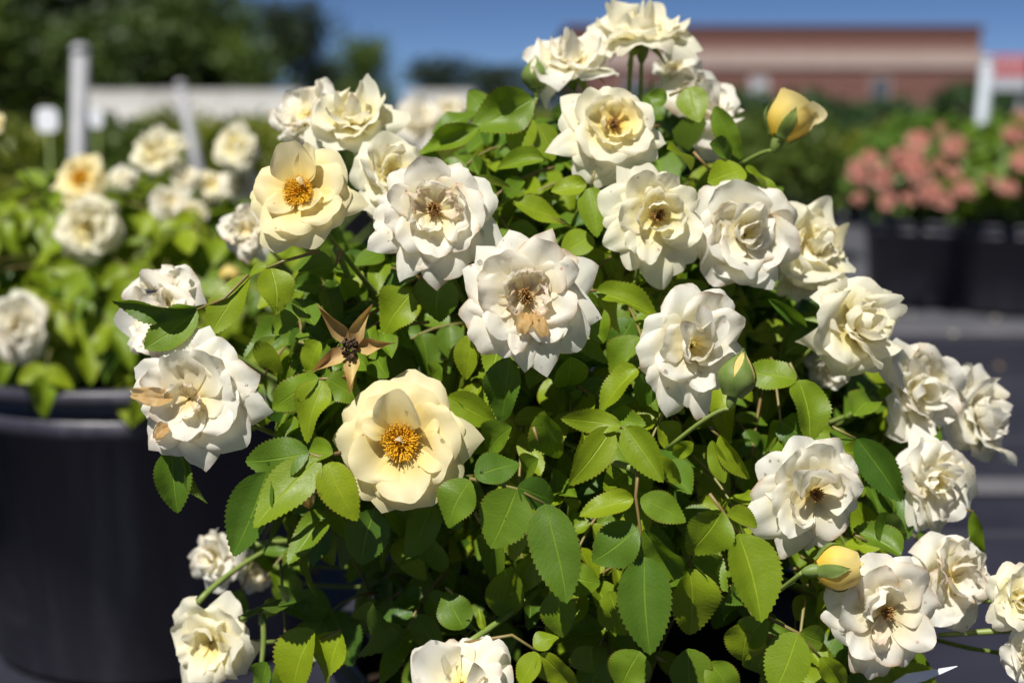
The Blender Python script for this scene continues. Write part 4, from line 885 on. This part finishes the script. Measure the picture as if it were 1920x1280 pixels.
b = MB(); b.box((-bw/2 - .05, -.12, zb0 + .003), (bw/2 + .05, 14.05, zb1)); obj('stone_band', b.me('stone_band', BAND, False), e)
b = MB(); b.box((-bw/2, .0, zb1 + .003), (bw/2, 14, zt - .12)); obj('parapet', b.me('parapet', BRICK, False), e)
b = MB(); b.box((-bw/2 - .12, -.15, zt - .117), (bw/2 + .12, 14.1, zt)); obj('roof_edge', b.me('roof_edge', ROOFM, False), e)
for px in (1180, 1300, 1415, 1640):
    x = px_x(px, BD) - (bx0+bx1)/2
    w = empty('window', (x, 0, 0), e)
    b = MB(); b.box((-.42, -.03, .7), (.42, -.005, 2.0)); obj('pane', b.me('pane', WHS if px in (1415, 1300) else GLASS, False), w)
    b = MB(); b.box((-.5, -.06, .6), (-.42, -.004, 2.1)); b.box((.42, -.06, .6), (.5, -.004, 2.1)); b.box((-.419, -.06, 2.0), (.419, -.004, 2.1)); b.box((-.419, -.06, .6), (.419, -.004, .7)); obj('frame', b.me('frame', BAND, False), w)

# ------------------------------------------------------------------ trees
BARK = simple('bark', (.03, .022, .015), (.07, .05, .035), 3, .9, bumpst=.6, dist=.03)
TL = [simple('tree_leaf_a', (.018, .036, .006), (.060, .095, .010), 1.2, .6, trans=(.06, .1, .01)), simple('tree_leaf_b', (.032, .065, .007), (.105, .155, .012), 1.2, .6, trans=(.1, .15, .01)), simple('tree_leaf_c', (.012, .022, .012), (.030, .048, .018), 1.2, .6, trans=(.04, .07, .02))]
def tree(px, d, h, w, m, label, seed, group=None, n=2600, low=.18):
    r = random.Random(seed); e = empty('broadleaf_tree', (px_x(px, d), d, 0), label=label, cat='tree', group=group)
    b = MB(); b.tube([(0, 0, 0), (.04*h*r.uniform(-1, 1), 0, h*.3), (.05*h*r.uniform(-1, 1), 0, h*.6), (0, 0, h*.9)], [h*.03, h*.024, h*.015, h*.004], 9)
    ends = []
    for k in range(13):
        z0 = h*r.uniform(low, .75); a = r.uniform(0, 2*pi); rr = w/2*r.uniform(.5, .85)*(1 - .6*max(0, z0/h - .45))
        p2 = Vector((cos(a)*rr, sin(a)*rr, min(h*.9, z0 + h*r.uniform(.08, .22)))); b.tube(bez((0, 0, z0), (p2.x*.5, p2.y*.5, z0 + h*.05), p2, 4), [h*.011, h*.009, h*.007, h*.005, h*.003], 5); ends.append(p2)
    ends += [Vector((r.uniform(-.1, .1)*w, r.uniform(-.1, .1)*w, h*.88)), Vector((r.uniform(-.2, .2)*w, 0, h*.78)), Vector((0, 0, h*.6))]
    obj('trunk', b.me('trunk', BARK), e)
    v, f = [], []
    for c in ends:
        cl = w*r.uniform(.18, .30)
        for i in range(n // len(ends)):
            q = Vector((r.gauss(0, .55), r.gauss(0, .55), r.gauss(0, .45))) * cl; p = c + q
            if p.z < h*low*.7 or p.z > h: continue
            L = r.uniform(.6, 1.3) * .060 * w; y = Vector((r.uniform(-1, 1), r.uniform(-1, 1), r.uniform(-.6, .6))).normalized()
            x = Matrix.Rotation(r.uniform(0, 6.28), 3, y) @ y.orthogonal().normalized(); k = len(v)
            v += [p, p + x*L*.4 + y*L*.5, p + y*L, p - x*L*.4 + y*L*.5]; f.append((k, k+1, k+2, k+3))
    obj('crown', mesh('crown', v, f, m, False), e)
tree(20, 30, 5.6, 4.6, TL[0], 'tall dark tree standing behind the upright grey post', 61, n=5200)
tree(190, 34, 5.6, 4.6, TL[1], 'tall bright green tree above the end of the white tunnel', 62, n=5000)
tree(345, 31, 4.5, 2.5, TL[0], 'tall dark tree above the middle of the white tunnel', 63, n=5000)
tree(120, 26, 3.6, 3.2, TL[2], 'shorter dark tree under the tall dark trees', 67, n=3600, low=.05)
tree(300, 27, 2.8, 3.4, TL[0], 'low spreading dark tree just behind the white tunnel', 68, n=3600, low=.05)
tree(-40, 25, 2.9, 3.4, TL[1], 'low leafy tree beside the tall dark tree and the plant tag', 69, n=4200, low=.03)
tree(215, 24, 2.1, 3.2, TL[0], 'low bushy tree directly behind the end of the white tunnel', 81, n=4200, low=.03)
tree(400, 25, 1.9, 2.0, TL[1], 'low light green tree behind the white tunnel', 82, n=3600, low=.03)
tree(552, 48, 4.2, 2.9, TL[2], 'round dark tree standing alone against the sky', 64, n=4200, low=.1)
tree(700, 44, 2.8, 2.0, TL[1], 'small pointed light green tree beside the round dark tree', 65, n=3000, low=.05)
for k, (px, h, w) in enumerate(((830, 3.1, 3.6), (950, 2.7, 4.2), (1040, 2.6, 3.0), (630, 2.9, 4.4), (460, 2.6, 4.0), (2080, 3.4, 5.0), (2320, 4.2, 6.0), (2600, 3.6, 6.0), (2900, 4.6, 6.5))):
    tree(px, 72 if px < 1000 else 66, h, w, TL[2], 'low far dark tree on the skyline', 70 + k, 'low far trees on the skyline', 2200, .05)
tree(1905, 60, 2.6, 3.0, TL[2], 'dark tree beyond the end of the brick building', 80, n=2200, low=.05)

# ------------------------------------------------------------------ small things: drip tube, plant tag, fly, dew
o = obj('drip_tube', None) if False else None
b = MB(); b.tube(bez(at(588, 1120, .93), at(610, 1225, .90), at(500, 1300, .88), 14), .0035, 8)
tag(obj('drip_tube', b.me('drip_tube', DRIP)), 'thin grey watering tube hanging beside the pot rim', 'tube')
A, B_, C_ = at(1700, 1262, .80), at(1795, 1248, .80), at(1735, 1275, .80)
nrm = (B_ - A).cross(C_ - A).normalized() * .0006
D_ = at(1640, 1300, .81)
v = [A, B_, C_, D_]; v = [x + nrm for x in v] + [x - nrm for x in v]
tag(obj('plant_tag', mesh('tag', v, [(0, 1, 2, 3), (7, 6, 5, 4), (0, 4, 5, 1), (1, 5, 6, 2), (2, 6, 7, 3), (3, 7, 4, 0)], TAGW, False)), 'white pointed plant tag poking out below the rust stained rose', 'plant tag')

for e_, base in ((MAIN, Vector((.075, .99, .265))), (SECOND, SB - Vector((0, 0, .04))), (ePa, gPa + Vector((0, 0, .25))), (ePb, gPb + Vector((0, 0, .25)))):
    e_.location = base                            # each bush's origin sits where its canes leave the soil
    for ch in e_.children: ch.matrix_parent_inverse = Matrix.Translation(-base)
fm = [petal_mesh('fallen_petal', [(0, 0), (.016, .003), (.034, .010)], .032, 0, .5, .2, 'r', m_, 7000 + i, .03) for i, m_ in enumerate((PW, PWW, PT))]
for i, (px, py) in enumerate(((1866, 598), (1702, 590), (1880, 690), (1790, 628))):
    g = ground_at(px, py, .018); o = obj('fallen_petal', fm[i % 3]); o.location = g; o.scale = (.7, .7, .7); o.rotation_euler = (U(-.3, .3), U(-.4, .2), U(0, 6))
    tag(o, 'pale fallen rose petal lying on the black ground fabric', 'petal', 'fallen petals on the ground fabric')
bpy.context.view_layer.update()
dg = bpy.context.evaluated_depsgraph_get()
def hit(px, py):
    v = (RC @ Vector(((px - 960) / F, (640 - py) / F, -1))).normalized()
    ok, loc, n, i, ob, m = SC.ray_cast(dg, CP + v * .3, v, distance=1.2)
    if not ok: return None
    if n.dot(v) > 0: n = -n
    return loc, n.normalized(), ob
b = MB(); rd = random.Random(9)
drops = [(762, 772, 4), (829, 826, 6), (768, 872, 3), (785, 875, 3), (705, 778, 5), (505, 578, 4), (518, 578, 4), (526, 580, 5), (533, 572, 4), (523, 562, 3), (503, 868, 4), (665, 1013, 4), (985, 1000, 4), (903, 885, 5), (904, 437, 8), (900, 492, 7), (922, 326, 4), (1120, 596, 4), (1248, 697, 6), (1272, 938, 4), (1444, 864, 4), (1564, 846, 5), (1435, 889, 4), (1668, 1067, 5), (818, 1203, 5), (840, 1270, 7), (1722, 1275, 3), (462, 722, 4), (325, 675, 4), (408, 690, 4), (354, 790, 3), (338, 728, 4), (1210, 290, 4), (552, 815, 3), (470, 974, 3), (888, 870, 3), (1258, 872, 3), (885, 1060, 3), (1010, 600, 3)]
for k in range(45): drops.append((rd.uniform(450, 1700), rd.uniform(480, 1250), rd.uniform(1.6, 3.2)))
for (px, py, r_) in drops:
    h = hit(px, py)
    if not h or h[0].y > 1.0: continue
    if h[2].name.split('.')[0] not in ('petal', 'leaflet'): continue
    R_ = r_ * .62 / F; q = h[1].to_track_quat('Z', 'Y').to_matrix()
    b.blob(h[0] + h[1] * R_ * .12, R_, 10, 6, (1, 1, .5), q)
tag(obj('dew_drops', b.me('dew_drops', DROP)), 'dew drops on the petals and leaves', 'dew', kind='stuff')
h = hit(287, 545)
if h:
    loc, n, _ = h; M4 = Matrix((Vector((1, 0, .1)).normalized(), n.cross(Vector((1, 0, .1))).normalized(), n)).transposed().to_4x4(); M4.translation = loc
    e = empty('fly', loc, label='small dark fly resting on the arched leaf', cat='fly'); e.matrix_local = M4
    FLY = simple('fly_black', (.008, .008, .01), (.02, .02, .025), 900, .35); WING = simple('fly_wing', (.15, .15, .16), (.2, .2, .21), 900, .2, trans=(.4, .4, .4), tf=.6)
    b = MB(); b.blob((0, 0, .0016), .0011, 8, 6, (1.2, 1, .9)); b.blob((-.0022, 0, .0015), .0013, 8, 6, (1.5, .9, .8)); b.blob((.0018, 0, .0016), .0008, 8, 6); obj('body', b.me('body', FLY), e)
    for s_ in (-1, 1):
        b = MB(); b.add([(.0005, .0004*s_, .0024), (-.002, .0022*s_, .0026), (-.0045, .0020*s_, .0024), (-.0035, .0006*s_, .0024)], [(0, 1, 2, 3)]); obj('wing', b.me('wing', WING), e)
        for k in range(3): b = MB(); x = .001 - .001*k; b.tube([(x, .0006*s_, .0013), (x*1.5, .0018*s_, .0018), (x*2.2, .0028*s_, 0)], .00014, 4); obj('leg', b.me('leg', FLY), e)
